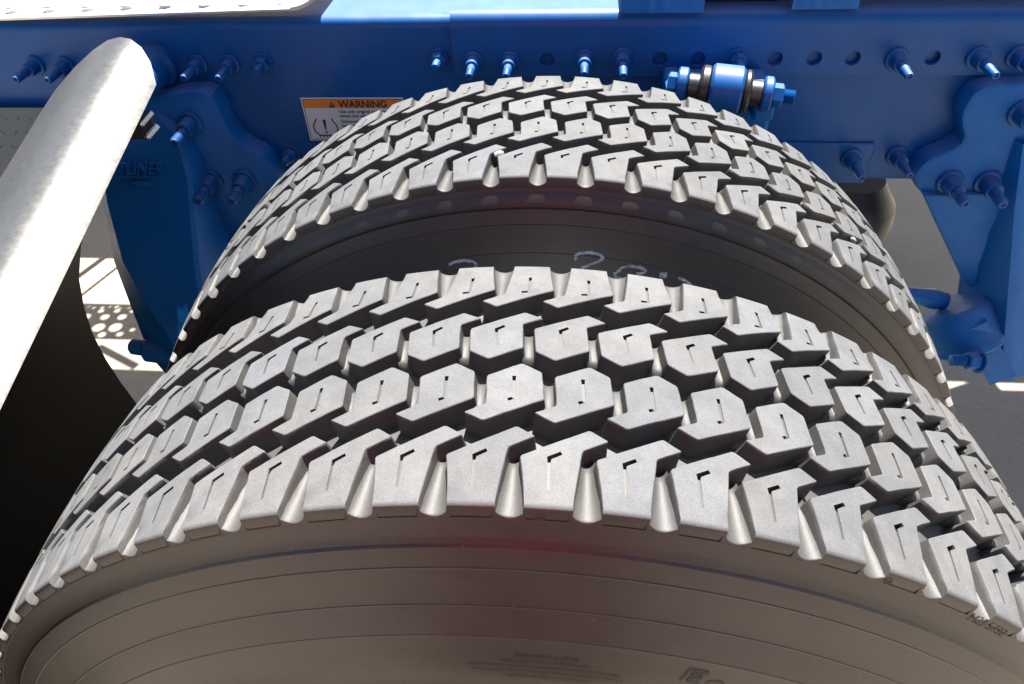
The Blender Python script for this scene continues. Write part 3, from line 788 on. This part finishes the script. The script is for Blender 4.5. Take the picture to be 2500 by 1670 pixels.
# welded mounting angle on top of the rail, upper right
def rough_bar(x0, x1, z0, z1, y0, y1, seed):
    rn = random.Random(seed); m = MB(); n = int((x1-x0)/0.006); G = []
    for i in range(n+1):
        x = x0+(x1-x0)*i/n; e = rn.uniform(-0.0016, 0.0016)
        G.append([(x, y1, z0), (x, y0, z0), (x, y0+e, z0+0.003+e), (x, y0+0.001+e, z1-0.002), (x, y0+0.003, z1), (x, y1, z1)])
    m.grid(G); return m
MA = rough_bar(0.083, 0.185, 0.5145, 0.534, 0.693, 0.79, 3).obj("mounting_bracket", CAST)
tag(MA, "short rough cut blue mounting block on the rail top above the bushing", "bracket", "mounting blocks on the rail top")
MC = rough_bar(0.292, 0.372, 0.5145, 0.540, 0.700, 0.79, 8).obj("mounting_bracket", CAST)
tag(MC, "small rough edged blue mounting block on the rail top, right of the bushing", "bracket", "mounting blocks on the rail top")

# dark front beam, plus unseen slabs added over the frame to shade the ground
m = MB(); m.box((0.16, 0.715, 0.545), (1.28, 0.790, 0.575), 0.006); m.box((0.16, 0.789, 0.547), (0.66, 1.131, 0.573), 0.004); m.box((0.19, 0.73, 0.5145), (0.284, 0.80, 0.5445), 0.003)
o = m.obj("shade_plate", DARK)
q = MB().prism([(0.16, 1.13), (1.28, 1.13), (1.28, 1.497), (1.165, 1.497), (1.16, 1.532), (1.125, 1.532), (1.045, 1.497), (0.16, 1.497)], lambda x, y: (x, y, 0.553), lambda x, y: (x, y, 0.575)).obj("rear_shade_slab", DECK, smooth=False); q.parent = o  # added slab: rear edge shaped for lit slivers, bright underside bounces light
q = MB().box((0.55, 1.57, 0.555), (1.30, 2.50, 0.562), 0.002).obj("far_shade_slab", DECK); q.parent = o  # added slab shading the ground further back, bright to bounce light
tag(o, "dark steel beam and added shade slabs over the right of the blue frame", "coupling plate")

# ------------------------------------------------------------------ deck plate upper left
DK = empty("deck_plate", (-0.8, 0.69, 0.525)); tag(DK, "bright aluminium deck plate with a row of dimples above the left of the rail", "deck plate")
m = MB(); n = 30
G = []
for i in range(n+1):
    x = -2.2+(1.86)*i/n; y = 0.688+0.010*(x+0.95) ; z = 0.5195+0.017*(x+0.75)
    G.append([(x, y+0.0, z-0.005), (x, y-0.001, z-0.002), (x, y+0.0015, z), (x, 1.46, z+0.004), (x, 1.46, z-0.001)])
m.grid(G)
under(m.obj("plate", DECK, None, fix=False, angle=50), DK)
m = MB()
G = []
for i in range(13):
    a = i/12; x = -0.34+0.034*a; z = 0.5265+0.012*a*a
    G.append([(x, 0.694+0.004*a, z-0.005), (x, 0.693+0.004*a, z), (x, 1.46, z)])
m.grid(G); under(m.obj("curled_end", DECK, None, fix=False), DK)
for k in range(16):
    x = -0.322-0.054*k-0.03
    c = MB().rev((x, 0.708+0.0*k, 0.5262), (0, 0, 1), [(0, 0.0085), (0.002, 0.0078), (0.0035, 0.0050), (0.0022, 0.0036), (0.0008, 0.0030)], 16).obj("dimple", DECK, None)
    under(c, DK)
# unseen perforated and far planks, shaped to pattern sunlight on the ground
def plank(x0, x1, y0, y1, z, holes, name, label):
    m = MB(); outer = [(x0, y0), (x1, y0), (x1, y1), (x0, y1)]
    V2, sol, hol = cdt(outer, holes); n = len(V2)
    V = [(x, y, z) for x, y in V2]+[(x, y, z-0.004) for x, y in V2]
    F = [tuple(t) for t in sol]+[tuple(i+n for i in reversed(t)) for t in sol]; o = 0
    for loop in [outer]+holes:
        k = len(loop); F += [(o+i, o+(i+1) % k, n+o+(i+1) % k, n+o+i) for i in range(k)]; o += k
    m.add(V, F); ob = m.obj(name, DECK, None, smooth=False); return ob
sh = SUN*(0.5265-GZ)/SUN.z
dots = [(-1.304, 1.222, .012), (-1.253, 1.224, .012), (-1.300, 1.177, .017), (-1.251, 1.179, .018), (-1.197, 1.171, .007), (-1.329, 1.248, .008), (-1.281, 1.25, .008), (-1.20, 1.225, .008), (-1.235, 1.25, .006), (-1.355, 1.18, .016), (-1.36, 1.222, .012), (-1.405, 1.18, .016)] + [(-1.42+0.021*k+random.uniform(-.004, .004), 1.264+random.uniform(-.004, .004), random.uniform(.003, .0055)) for k in range(9)] + [(-1.225, 1.152, .009), (-1.275, 1.148, .011), (-1.33, 1.148, .011)]
p = plank(-1.75, -0.62, 1.130+sh.y, 1.280+sh.y, 0.5265, [circ(x+sh.x, y+sh.y, r, 12) for x, y, r in dots], "perforated_plank", "")
under(p, DK)
p = plank(-2.2, -1.34+sh.x, 1.50+sh.y, 2.9, 0.5265, [], "plank", ""); under(p, DK)
mb2 = MB(); mb2.tube([Vector((-1.26, 1.10, GZ))+sh, Vector((-1.12, 1.02, GZ))+sh+Vector((0, 0, -.02))], 0.012, 8); mb2.tube([Vector((-1.43, 1.30, GZ))+sh, Vector((-1.36, 1.52, GZ))+sh+Vector((0, 0, -.02))], 0.006, 8); under(mb2.obj("shadow_bar", DARK), DK)  # unseen bars added to cast diagonal shadows on the ground
m = MB(); a = Vector((-1.487, 1.40, GZ))+sh; b_ = Vector((-1.430, 1.56, GZ))+sh
m.tube([a+Vector((-.03, -.10, -0.02)), b_+Vector((.03, .09, -0.02))], 0.011, 8); under(m.obj("shadow_bar", DARK), DK)  # unseen bar added for the slanting shade edge on the ground
m = MB(); m.box((0.0, 0.80, 0.36), (0.12, 1.55, 0.48), 0.01); 
o = m.obj("crossmember", DARK); tag(o, "dark crossmember joining both frame rails behind the tyres", "crossmember")

# ------------------------------------------------------------------ fender on the left
FD = empty("quarter_fender", (-0.45, 0.3, 0.2)); tag(FD, "dull polished aluminium quarter fender with a bright rolled edge, left of the tyres", "fender")
PROF = [(0.0, 0.0), (-0.012, 0.0105), (-0.026, 0.0185), (-0.040, 0.0235), (-0.056, 0.0235), (-0.075, 0.0185), (-0.100, 0.006), (-0.135, -0.016), (-0.177, -0.047), (-0.215, -0.080), (-0.250, -0.113), (-0.283, -0.150), (-0.311, -0.190), (-0.342, -0.240), (-0.372, -0.300), (-0.395, -0.360), (-0.410, -0.420)]
A0 = Vector((-0.474, 0.576, 0.489)); B0 = Vector((-0.442, 0.115, 0.400)); dAB = (B0-A0)/(A0.y-B0.y)
YEND = [0.555, 0.583, 0.600, 0.609, 0.614, 0.616] + [0.617]*11
rn = random.Random(5)
G = []; G2 = []
for k, (u, h) in enumerate(PROF):
    row = []; row2 = []
    for j in range(33):
        y = YEND[k] + (-0.30-YEND[k])*j/32; w = A0.y-y
        base = A0 + dAB*w; base.y = y
        row.append(base+Vector((u, 0, h)))
        q = PROF[max(k-1, 0)]; q2 = PROF[min(k+1, len(PROF)-1)]
        nn = Vector((-(q[1]-q2[1]), 0, (q[0]-q2[0]))).normalized()
        if nn.z < 0: nn = -nn
        row2.append(base+Vector((u, 0, h))-nn*0.0028)
    G.append(row); G2.append(row2)
m = MB(); m.grid(G); m.grid(G2)
n0 = 0; J = 33; K = len(PROF); off = K*J
m.f += [(i*J, (i+1)*J, off+(i+1)*J, off+i*J) for i in range(K-1)] + [(j, j+1, off+j+1, off+j) for j in range(J-1)]
under(m.obj("sheet", ALU, None, angle=50), FD)
# near-black sheet added for the dark inside of the fender
LP = [(-0.006, -0.022), (-0.060, -0.060), (-0.120, -0.130), (-0.180, -0.205), (-0.237, -0.291), (-0.268, -0.350), (-0.287, -0.410), (-0.299, -0.470), (-0.302, -0.530), (-0.299, -0.590), (-0.292, -0.645), (-0.275, -0.720), (-0.25, -0.80), (-0.22, -0.87)]
G = []
for u, h in LP:
    row = []
    for j in range(22):
        y = 0.600-0.9*j/21
        w = (A0.y-y)*min(1, max(0, 1+h/0.35))
        row.append(Vector((-0.483+u+dAB.x*w, y, 0.498+h+dAB.z*w)))
    G.append(row)
m = MB(); m.grid(G); m.grid([[p+Vector((-0.004, 0, 0)) for p in r] for r in G])
under(m.obj("dark_inner_sheet", BLACK, None, angle=60), FD)
# clamp under the free edge
c0 = on_plane(352, 312, 1, 0.555)
m = MB(); m.box((c0.x-0.050, 0.560, c0.z-0.020), (c0.x-0.004, 0.590, c0.z+0.006), 0.003)
cl = under(m.obj("clamp", DARK), FD)
for (pa, pb) in (((341, 305), (370, 272)), ((357, 337), (384, 305))):
    a = on_plane(*pa, 1, 0.545); b_ = on_plane(*pb, 1, 0.565)
    o = MB().cyl(a, b_, 0.0046, 12, 0.0012).obj("clamp_bolt", CHROME); o.parent = cl; 
# support arm
m = MB(); fx = on_plane(378, 166, 1, 0.70)
m.rev((fx.x, 0.708, fx.z), (0, -1, 0), [(0, 0.031), (0.010, 0.030), (0.013, 0.027), (0.016, 0.0245), (0.020, 0.0235), (0.17, 0.0225)], 28)
ARM = m.obj("support_arm", BLUE); tag(ARM, "blue tubular support arm between the rail and the aluminium fender", "arm")

# speckled plate behind the fender
m = MB(); pts = [(-2.4, 0.690, 0.392), (-0.73, 0.690, 0.392), (-0.73, 0.625, 0.22), (-2.4, 0.625, 0.22)]
m.add(pts+[(x, y+0.004, z-0.002) for x, y, z in pts], [(0, 1, 2, 3), (7, 6, 5, 4), (0, 4, 5, 1), (1, 5, 6, 2), (2, 6, 7, 3), (3, 7, 4, 0)])
TP = empty("tread_plate_box", (-1.2, 0.66, 0.3)); tag(TP, "grey tread plate cover sloping down between rail and fender at the left edge", "cover")
under(m.obj("cover_sheet", ALU, None, smooth=False), TP)
m = MB(); rn = random.Random(2); e1 = Vector((1, 0, 0)); e2 = Vector((0, -0.065, -0.172)).normalized(); nn = e1.cross(e2); nn = nn if nn.y < 0 else -nn
for i in range(16):
    for j in range(7):
        c_ = Vector((-1.05, 0.6895, 0.388))+e1*(i*0.019+(j % 2)*0.0095)+e2*(0.012+j*0.020)
        a = rad(45 if (i+j) % 2 else -45); d = e1*math.cos(a)+e2*math.sin(a); q = e1*-math.sin(a)+e2*math.cos(a)
        V = [c_-d*0.008, c_+q*0.003, c_+d*0.008, c_-q*0.003, c_-d*0.003+nn*0.0016, c_+d*0.003+nn*0.0016]
        m.add(V, [(0, 3, 4), (0, 4, 1), (3, 2, 5, 4), (1, 4, 5, 2)])
o = under(m.obj("raised_pattern", ALU, None), TP); o['kind'] = 'stuff'

# ------------------------------------------------------------------ left suspension hanger
def P(px, py, y): return on_plane(px*2500/2347, py*2500/2347, 1, y)
def poly_y(pts, y): return [(p.x, p.z) for p in (P(a, b_, y) for a, b_ in pts)]
def slab(m, pts, y0, y1, bev=0.004):
    """plate in an x-z outline with a rounded front edge"""
    pl = list(pts)
    if area2(pl) < 0: pl.reverse()
    nrm = normals(pl); n = len(pl)
    R0 = [(x, y1, z) for x, z in pl]; R1 = [(x, y0+bev, z) for x, z in pl]
    R2 = [(pl[i][0]-nrm[i].x*bev*0.3, y0+bev*0.3, pl[i][1]-nrm[i].y*bev*0.3) for i in range(n)]
    R3 = [(pl[i][0]-nrm[i].x*bev, y0, pl[i][1]-nrm[i].y*bev) for i in range(n)]
    F = []
    for k in range(3):
        for i in range(n):
            j = (i+1) % n; F.append((k*n+i, k*n+j, k*n+n+j, k*n+n+i))
    F.append(tuple(range(3*n, 4*n))); F.append(tuple(range(n-1, -1, -1)))
    m.add(R0+R1+R2+R3, F)
def smooth_loop(pts, it=1):
    for _ in range(it):
        out = []
        for i in range(len(pts)):
            a = Vector(pts[i]); b_ = Vector(pts[(i+1) % len(pts)])
            out += [tuple(a*0.75+b_*0.25), tuple(a*0.25+b_*0.75)]
        pts = out
    return pts
LH = empty("suspension_hanger", (-0.55, 0.69, 0.3)); tag(LH, "blue cast suspension hanger with raised lettering, bolted to the rail left of the tyres", "hanger", "suspension hangers along the rail")
m = MB()
pad = [(-0.640, 0.400), (-0.515, 0.424), (-0.475, 0.424), (-0.467, 0.400), (-0.463, 0.360), (-0.447, 0.338), (-0.424, 0.326), (-0.412, 0.300), (-0.405, 0.262), (-0.415, 0.230), (-0.44, 0.14), (-0.50, -0.02), (-0.66, -0.14), (-0.66, 0.2)]
slab(m, smooth_loop(pad, 1), 0.672, 0.7075, 0.006)
under(m.obj("mounting_pad", CAST), LH)
# the leg: a broad lettered face standing off the pad, turning under to a narrow foot
secs = [  # (left edge px, right ridge px, y of face)
    ((222, 330), (352, 262), 0.668), ((228, 400), (398, 308), 0.654), ((236, 468), (425, 410), 0.628), ((262, 600), (440, 600), 0.576),
    ((300, 702), (452, 690), 0.536), ((327, 772), (470, 775), 0.512), ((356, 830), (470, 850), 0.495), ((385, 862), (470, 880), 0.486)]
crease = [None, None, (0.0, 0), (0.10, 0), (0.22, 0), (0.42, 0), (0.70, 0), (0.85, 0)]
G = []
for k, (l, r, y) in enumerate(secs):
    a = P(*l, y+0.018+0.004*max(0, k-2)); b_ = P(*r, y); cf = [0.03, 0.04, 0.05, 0.11, 0.24, 0.42, 0.68, 0.85][k]
    c_ = P(l[0]+(r[0]-l[0])*cf, l[1]+(r[1]-l[1])*cf, y-0.004)
    G.append([Vector((a.x+0.02, 0.70, a.z)), a+Vector((0, 0.012, 0)), a, a.lerp(c_, 0.5), c_, c_.lerp(b_, 0.33), c_.lerp(b_, 0.7), b_-(b_-c_)*0.06+Vector((0, -0.002, 0)), b_+Vector((0.004, -0.003, 0)), b_+Vector((0.010, 0.002, 0)), b_+Vector((0.013, 0.014, 0)), Vector((b_.x+0.012, 0.700, b_.z))])
m = MB(); m.grid(G)
top = [Vector((p.x, 0.702, p.z+0.018)) for p in G[0]]
m.grid([top, G[0]])
under(m.obj("leg", CAST, None, angle=26), LH)
# embossed name and badge
pa = P(258, 397, 0.634); pb = P(376, 385, 0.634)
def face_y(z): return 0.628+(z-0.277)*0.30-0.0035
def emb(me, x0, z0, slope):
    map_mesh(me, lambda a, b_, c_: Vector((x0+a, face_y(z0+b_+slope*a)-0.0016-c_, z0+b_+slope*a)))
    return me
lr = P(375, 400, 0.634); me = text_mesh("FREIGHTLINER", 0.0215, CAST, 'RIGHT', 0.0022, 0.35, 0.0004)
emb(me, lr.x, lr.z+0.0015, 0.03); under(mesh_obj("raised_lettering", me), LH)
m = MB(); q = MB()
for x0, x1, z0, z1 in ((lr.x-0.110, lr.x+0.002, lr.z-0.0035, lr.z-0.0015),):
    m.box((x0, face_y(z0)-0.0030, z0-0.0005), (x1, face_y(z0)+0.004, z1-0.0005))
under(m.obj("underline", CAST), LH)
bc = P(317, 432, 0.622)
hexp = [(bc.x-0.016, bc.z+0.001), (bc.x-0.012, bc.z+0.005), (bc.x+0.012, bc.z+0.005), (bc.x+0.016, bc.z+0.001), (bc.x, bc.z-0.008)]
m = MB(); slab(m, hexp, face_y(bc.z)-0.0022, face_y(bc.z)+0.006, 0.0012); under(m.obj("badge", CAST), LH)
for x, z in ((-0.517, 0.377), (-0.516, 0.285), (-0.464, 0.286)): bolt('big', x+0.002, z, 0.672, LH)
m = MB(); a = P(299, 793, 0.53); b_ = P(350, 800, 0.53)
m.cyl(a, b_, 0.013, 18, 0.004); m.cyl(b_+Vector((-0.012, 0, 0)), b_+Vector((0.05, 0, -0.01)), 0.020, 18, 0.004)
under(m.obj("pivot_bolt", CAST), LH)

# ------------------------------------------------------------------ right suspension hanger
RH = empty("suspension_hanger", (0.6, 0.69, 0.3)); tag(RH, "blue suspension hanger bolted to the rail right of the tyres, above a round bushing", "hanger", "suspension hangers along the rail")
m = MB()
pad = [(0.80, 0.432), (0.560, 0.432), (0.530, 0.424), (0.523, 0.400), (0.526, 0.380), (0.516, 0.352), (0.500, 0.336), (0.478, 0.326), (0.468, 0.305), (0.472, 0.285), (0.500, 0.262), (0.580, 0.215), (0.680, 0.15), (0.76, 0.09), (0.80, 0.06)]
pad2 = [(x+0.032 if x < 0.52 and z > 0.24 else x+0.006, z) for x, z in pad]
slab(m, smooth_loop(pad2, 1), 0.674, 0.7075, 0.006); under(m.obj("mounting_pad", CAST), RH)
for x, z in ((0.602, 0.393), (0.549, 0.292), (0.599, 0.292)): bolt('big', x, z, 0.674, RH)
# inclined side plate
m = MB(); q = [P(2115, 445, 0.668), P(2205, 640, 0.668), P(2215, 652, 0.668), P(2365, 700, 0.66), P(2400, 470, 0.668), P(2280, 440, 0.668)]
slab(m, [(p.x, p.z) for p in q], 0.663, 0.676, 0.003); under(m.obj("side_plate", CAST), RH)
# upright leg rib at far right
G = []
for (px, py, y) in ((2345, 330, 0.66), (2325, 480, 0.640), (2316, 600, 0.622), (2308, 700, 0.606), (2300, 800, 0.592), (2300, 873, 0.584)):
    a = P(px, py, y); G.append([Vector((a.x-0.035, 0.69, a.z)), Vector((a.x-0.010, y+0.03, a.z)), Vector((a.x-0.002, y+0.004, a.z)), a, a+Vector((0.014, 0.0, 0)), a+Vector((0.03, 0.012, 0)), a+Vector((0.22, 0.03, 0)), Vector((a.x+0.25, 0.70, a.z))])
m = MB(); m.grid(G); m.grid([G[-1], [Vector((p.x, 0.70, p.z)) for p in G[-1]]]); under(m.obj("leg", CAST, None, angle=45), RH)
# bushing housing and clamp bar
BU = empty("axle_bushing", (0.66, 0.63, 0.0)); tag(BU, "round blue bushing housing with washers, bolt and square bar at the lower right", "bushing")
c0 = P(2190, 705, 0.65); c1 = P(2235, 812, 0.615)
ax = (c1-c0).normalized()
m = MB(); m.rev(c0-ax*0.006, ax, [(0, 0.040), (0.006, 0.047), (0.012, 0.049), (0.056, 0.051), (0.060, 0.054), (0.068, 0.054), (0.073, 0.050), (0.076, 0.040)], 32); under(m.obj("housing", CAST), BU)
m = MB(); m.rev(c0+ax*0.070, ax, [(0, 0.036), (0.006, 0.037), (0.010, 0.034), (0.012, 0.026)], 32); under(m.obj("washer", CAST), BU)
m = MB(); m.rev(P(2165, 690, 0.66), Vector((-0.9, 0, 0.2)), [(0, 0.014), (0.02, 0.016), (0.06, 0.010), (0.16, 0.008)], 14); under(m.obj("lever", CAST), BU)
a = P(2222, 735, 0.612); b_ = P(2290, 855, 0.60)
m = MB(); d = (b_-a).normalized(); u = d.cross(Vector((0, 1, 0))).normalized()
V = []
for t in (0.0, 1.0):
    c_ = a.lerp(b_, t)
    V += [c_-u*0.019+Vector((0, -0.016, 0)), c_+u*0.019+Vector((0, -0.016, 0)), c_+u*0.019+Vector((0, 0.020, 0)), c_-u*0.019+Vector((0, 0.020, 0))]
m.add(V, [(0, 1, 2, 3), (4, 7, 6, 5), (0, 4, 5, 1), (1, 5, 6, 2), (2, 6, 7, 3), (3, 7, 4, 0)]); under(m.obj("square_bar", CAST, None, smooth=False), BU)
a = P(2178, 826, 0.560); b_ = P(2214, 826, 0.560); e = P(2240, 828, 0.562)
m = MB(); pr = [(0, 0.007)]
L = (b_-a).length
for i in range(7): pr += [(L*(i+0.3)/7, 0.0085), (L*(i+0.9)/7, 0.0070)]
m.rev(a, b_-a, pr, 14); under(m.obj("threaded_end", CAST, None, angle=50), BU)
m = MB(); m.cyl(b_, e, 0.0135, 6, 0.002); m.cyl(e, e+(e-b_)*0.18, 0.018, 20, 0.001); under(m.obj("hex_nut", CAST, None, smooth=False), BU)
# dark rubber air bag edge seen past the tyre
m = MB(); a = P(1995, 470, 0.75); m.rev((a.x-0.02, 0.80, a.z-0.10), (0, 0, 1), [(0, 0.06), (0.02, 0.075), (0.05, 0.080), (0.08, 0.076), (0.10, 0.062), (0.12, 0.05)], 32)
o = m.obj("air_spring", BRUB); tag(o, "dark rubber air spring half hidden under the rail, behind the far tyre", "air spring")

# ------------------------------------------------------------------ bushing link on the rail
LK = empty("link_bushing", (0.21, 0.61, 0.463)); tag(LK, "blue and black link bushing on a horizontal bolt, in the sun above the far tyre", "bushing")
e0 = on_plane(1630, 203, 1, 0.615); e1 = on_plane(1939, 238, 1, 0.590); ax = (e1-e0); LL = ax.length; ax = ax.normalized()
def at(px): return (px-1630)/309*LL
def ring(name, x0, x1, r0, mt, bev=0.002, n=28, r1=None, smooth=True):
    a = e0+ax*at(x0); b_ = e0+ax*at(x1)
    o = MB().cyl(a, b_, r0, n, bev, r1).obj(name, mt, None, smooth=smooth); return under(o, LK)
ring("bolt_head", 1630, 1653, 0.0135, BLUE, 0.002, 6, None, False)
ring("washer", 1653, 1679, 0.0205, BLUE)
ring("sleeve", 1678, 1710, 0.0150, ZINC)
ring("rubber_collar", 1708, 1735, 0.0255, BRUB, 0.003)
ring("barrel", 1734, 1813, 0.0285, BLUE, 0.003, 36)
ring("rubber_collar", 1812, 1832, 0.0255, BRUB, 0.003)
ring("sleeve", 1830, 1863, 0.0150, ZINC)
ring("washer", 1862, 1885, 0.0205, BLUE)
ring("hex_nut", 1885, 1912, 0.0140, BLUE, 0.002, 6, None, False)
m = MB(); pr = [(0, 0.0070)]; L = at(1940)-at(1911)
for i in range(6): pr += [(L*(i+0.3)/6, 0.0088), (L*(i+0.9)/6, 0.0072)]
m.rev(e0+ax*at(1911), ax, pr+[(L, 0.006)], 16); under(m.obj("thread", BLUE, None, angle=50), LK)
mid = e0+ax*at(1773)
m = MB(); m.box((mid.x-0.020, mid.y-0.016, mid.z-0.17), (mid.x+0.020, mid.y+0.018, mid.z-0.022), 0.006); under(m.obj("link_arm", CAST), LK)
m = MB(); m.box((mid.x-0.062, mid.y+0.018, mid.z-0.085), (mid.x+0.066, 0.6985, mid.z-0.012), 0.006)
m.box((mid.x-0.066, mid.y-0.010, mid.z-0.030), (mid.x-0.046, 0.6985, mid.z-0.010), 0.003); m.box((mid.x+0.036, mid.y-0.012, mid.z-0.036), (mid.x+0.060, 0.6985, mid.z-0.013), 0.003)
under(m.obj("bracket", CAST), LK)

# pale stones caught in the far tyre's tread
for (px, py, lab) in ((1218, 375, "small white stone wedged in the far tyre's tread near its top"), (2083, 585, "small white stone wedged in the far tyre's tread on its right flank")):
    d = np.array([(px-1250)/1780.7306, -(py-835)/1780.7306, 1.0]) @ CAM_R
    for k in range(4000):
        Pq = CAM_C+(0.3+k*0.0003)*d
        if math.hypot(Pq[0], Pq[2]) < 0.5085: break
    m = MB().rev((0, 0, -0.005), (0, 0, 1), [(0, 0.0015), (0.0015, 0.0045), (0.004, 0.0058), (0.007, 0.0050), (0.0092, 0.002)], 9)
    m.v = [(x*0.9+random.uniform(-.0004, .0004), y*0.6+random.uniform(-.0004, .0004), z*0.5) for x, y, z in m.v]
    o = m.obj("stone", STONE); o.location = Pq; o.rotation_euler = (0.2, math.atan2(Pq[0], Pq[2]), 0.5); tag(o, lab, "stone", "stones caught in the tread")

# ------------------------------------------------------------------ the person holding the camera, in front of the near tyre
SHIRT = flat("red_shirt", (0.85, 0.02, 0.07), 0.8); SKIN = flat("skin", (0.42, 0.24, 0.17), 0.5); TROUS = flat("tan_trousers", (0.10, 0.085, 0.065), 0.85); HAIR = flat("brown_hair", (0.04, 0.025, 0.015), 0.6); SHOE = flat("dark_shoe", (0.03, 0.03, 0.03), 0.6)
def skinned(name, nodes, edges, m_, parent, root=0, sub=1):
    me = bpy.data.meshes.new(name); me.from_pydata([n_[:3] for n_ in nodes], edges, [])
    o = bpy.data.objects.new(name, me); COL.objects.link(o)
    md = o.modifiers.new("skin", 'SKIN'); md.use_smooth_shade = True
    sd = o.modifiers.new("sub", 'SUBSURF'); sd.levels = sd.render_levels = sub
    for v, n_ in zip(me.skin_vertices[0].data, nodes):
        v.radius = (n_[3], n_[4] if len(n_) > 4 else n_[3]); v.use_root = False
    me.skin_vertices[0].data[root].use_root = True
    dg = bpy.context.evaluated_depsgraph_get(); dg.update()
    em = bpy.data.meshes.new_from_object(o.evaluated_get(dg)); bpy.data.objects.remove(o)
    em.materials.clear(); em.materials.append(m_)
    q = mesh_obj(name, em); under(q, parent); return q
PX, PY = -0.01, -0.63
PE = empty("person", (PX, PY, GZ)); tag(PE, "standing person in a red shirt and tan trousers holding up the camera, facing the tyres", "person")
h = lambda x, y, z, *r: (PX+x, PY+y, GZ+z, *r)
body = [h(0, 0, .95, .13, .10), h(0, -.01, 1.12, .12, .09), h(0, 0, 1.30, .14, .10), h(0, .01, 1.43, .07), h(0, .03, 1.50, .052), h(0, .06, 1.58, .080, .085), h(0, .055, 1.66, .082, .09), h(0, .04, 1.72, .05),
        h(-.19, .02, 1.40, .055), h(-.24, .14, 1.18, .045), h(-.17, .25, 1.27, .035), h(-.125, .32, 1.30, .024, .034), h(.19, .02, 1.40, .055), h(.24, .14, 1.18, .045), h(.14, .25, 1.27, .035), h(.09, .32, 1.30, .024, .034),
        h(-.10, 0, .88, .085), h(-.11, .02, .50, .06), h(-.11, -.01, .10, .045), h(-.115, .13, .04, .035), h(.10, 0, .88, .085), h(.11, .02, .50, .06), h(.11, -.01, .10, .045), h(.115, .13, .04, .035)]
be = [(0, 1), (1, 2), (2, 3), (3, 4), (4, 5), (5, 6), (6, 7), (3, 8), (8, 9), (9, 10), (10, 11), (3, 12), (12, 13), (13, 14), (14, 15), (0, 16), (16, 17), (17, 18), (18, 19), (0, 20), (20, 21), (21, 22), (22, 23)]
for hand, sx in ((11, 1), (15, -1)):
    hx, hy, hz = body[hand][:3]
    for k, L_ in enumerate((0.030, 0.034, 0.032, 0.026)):
        a = len(body); body.append((hx+sx*0.012, hy+0.006, hz+0.026-k*0.017, .008)); body.append((hx+sx*(0.012+L_*0.7), hy+0.012, hz+0.026-k*0.017, .0075)); body.append((hx+sx*(0.012+L_), hy-0.002, hz+0.025-k*0.017, .0065))
        be += [(hand, a), (a, a+1), (a+1, a+2)]
    a = len(body); body.append((hx+sx*0.015, hy-0.030, hz+0.01, .010)); body.append((hx+sx*0.038, hy-0.034, hz+0.012, .008)); be += [(hand, a), (a, a+1)]
skinned("body", body, be, SKIN, PE)
shirt = [h(0, 0, .70, .225, .150), h(0, -.005, .95, .185, .135), h(0, -.01, 1.12, .160, .118), h(0, 0, 1.30, .172, .122), h(0, .01, 1.43, .085, .08), h(-.20, .02, 1.40, .078), h(-.235, .09, 1.27, .070), h(.20, .02, 1.40, .078), h(.235, .09, 1.27, .070)]
skinned("shirt", shirt, [(0, 1), (1, 2), (2, 3), (3, 4), (4, 5), (5, 6), (4, 7), (7, 8)], SHIRT, PE)
trs = [h(0, 0, .93, .15, .115), h(-.10, 0, .86, .105), h(-.11, .02, .50, .082), h(-.11, -.005, .10, .068), h(.10, 0, .86, .105), h(.11, .02, .50, .082), h(.11, -.005, .10, .068)]
skinned("trousers", trs, [(0, 1), (1, 2), (2, 3), (0, 4), (4, 5), (5, 6)], TROUS, PE)
skinned("hair", [h(0, .04, 1.70, .088, .092), h(0, .0, 1.64, .085, .07), h(0, -.01, 1.56, .06, .045)], [(0, 1), (1, 2)], HAIR, PE)
for sx in (-1, 1): skinned("shoe", [h(sx*.112, -.05, .045, .05, .045), h(sx*.115, .06, .045, .05, .042), h(sx*.118, .16, .04, .045, .032)], [(0, 1), (1, 2)], SHOE, PE)
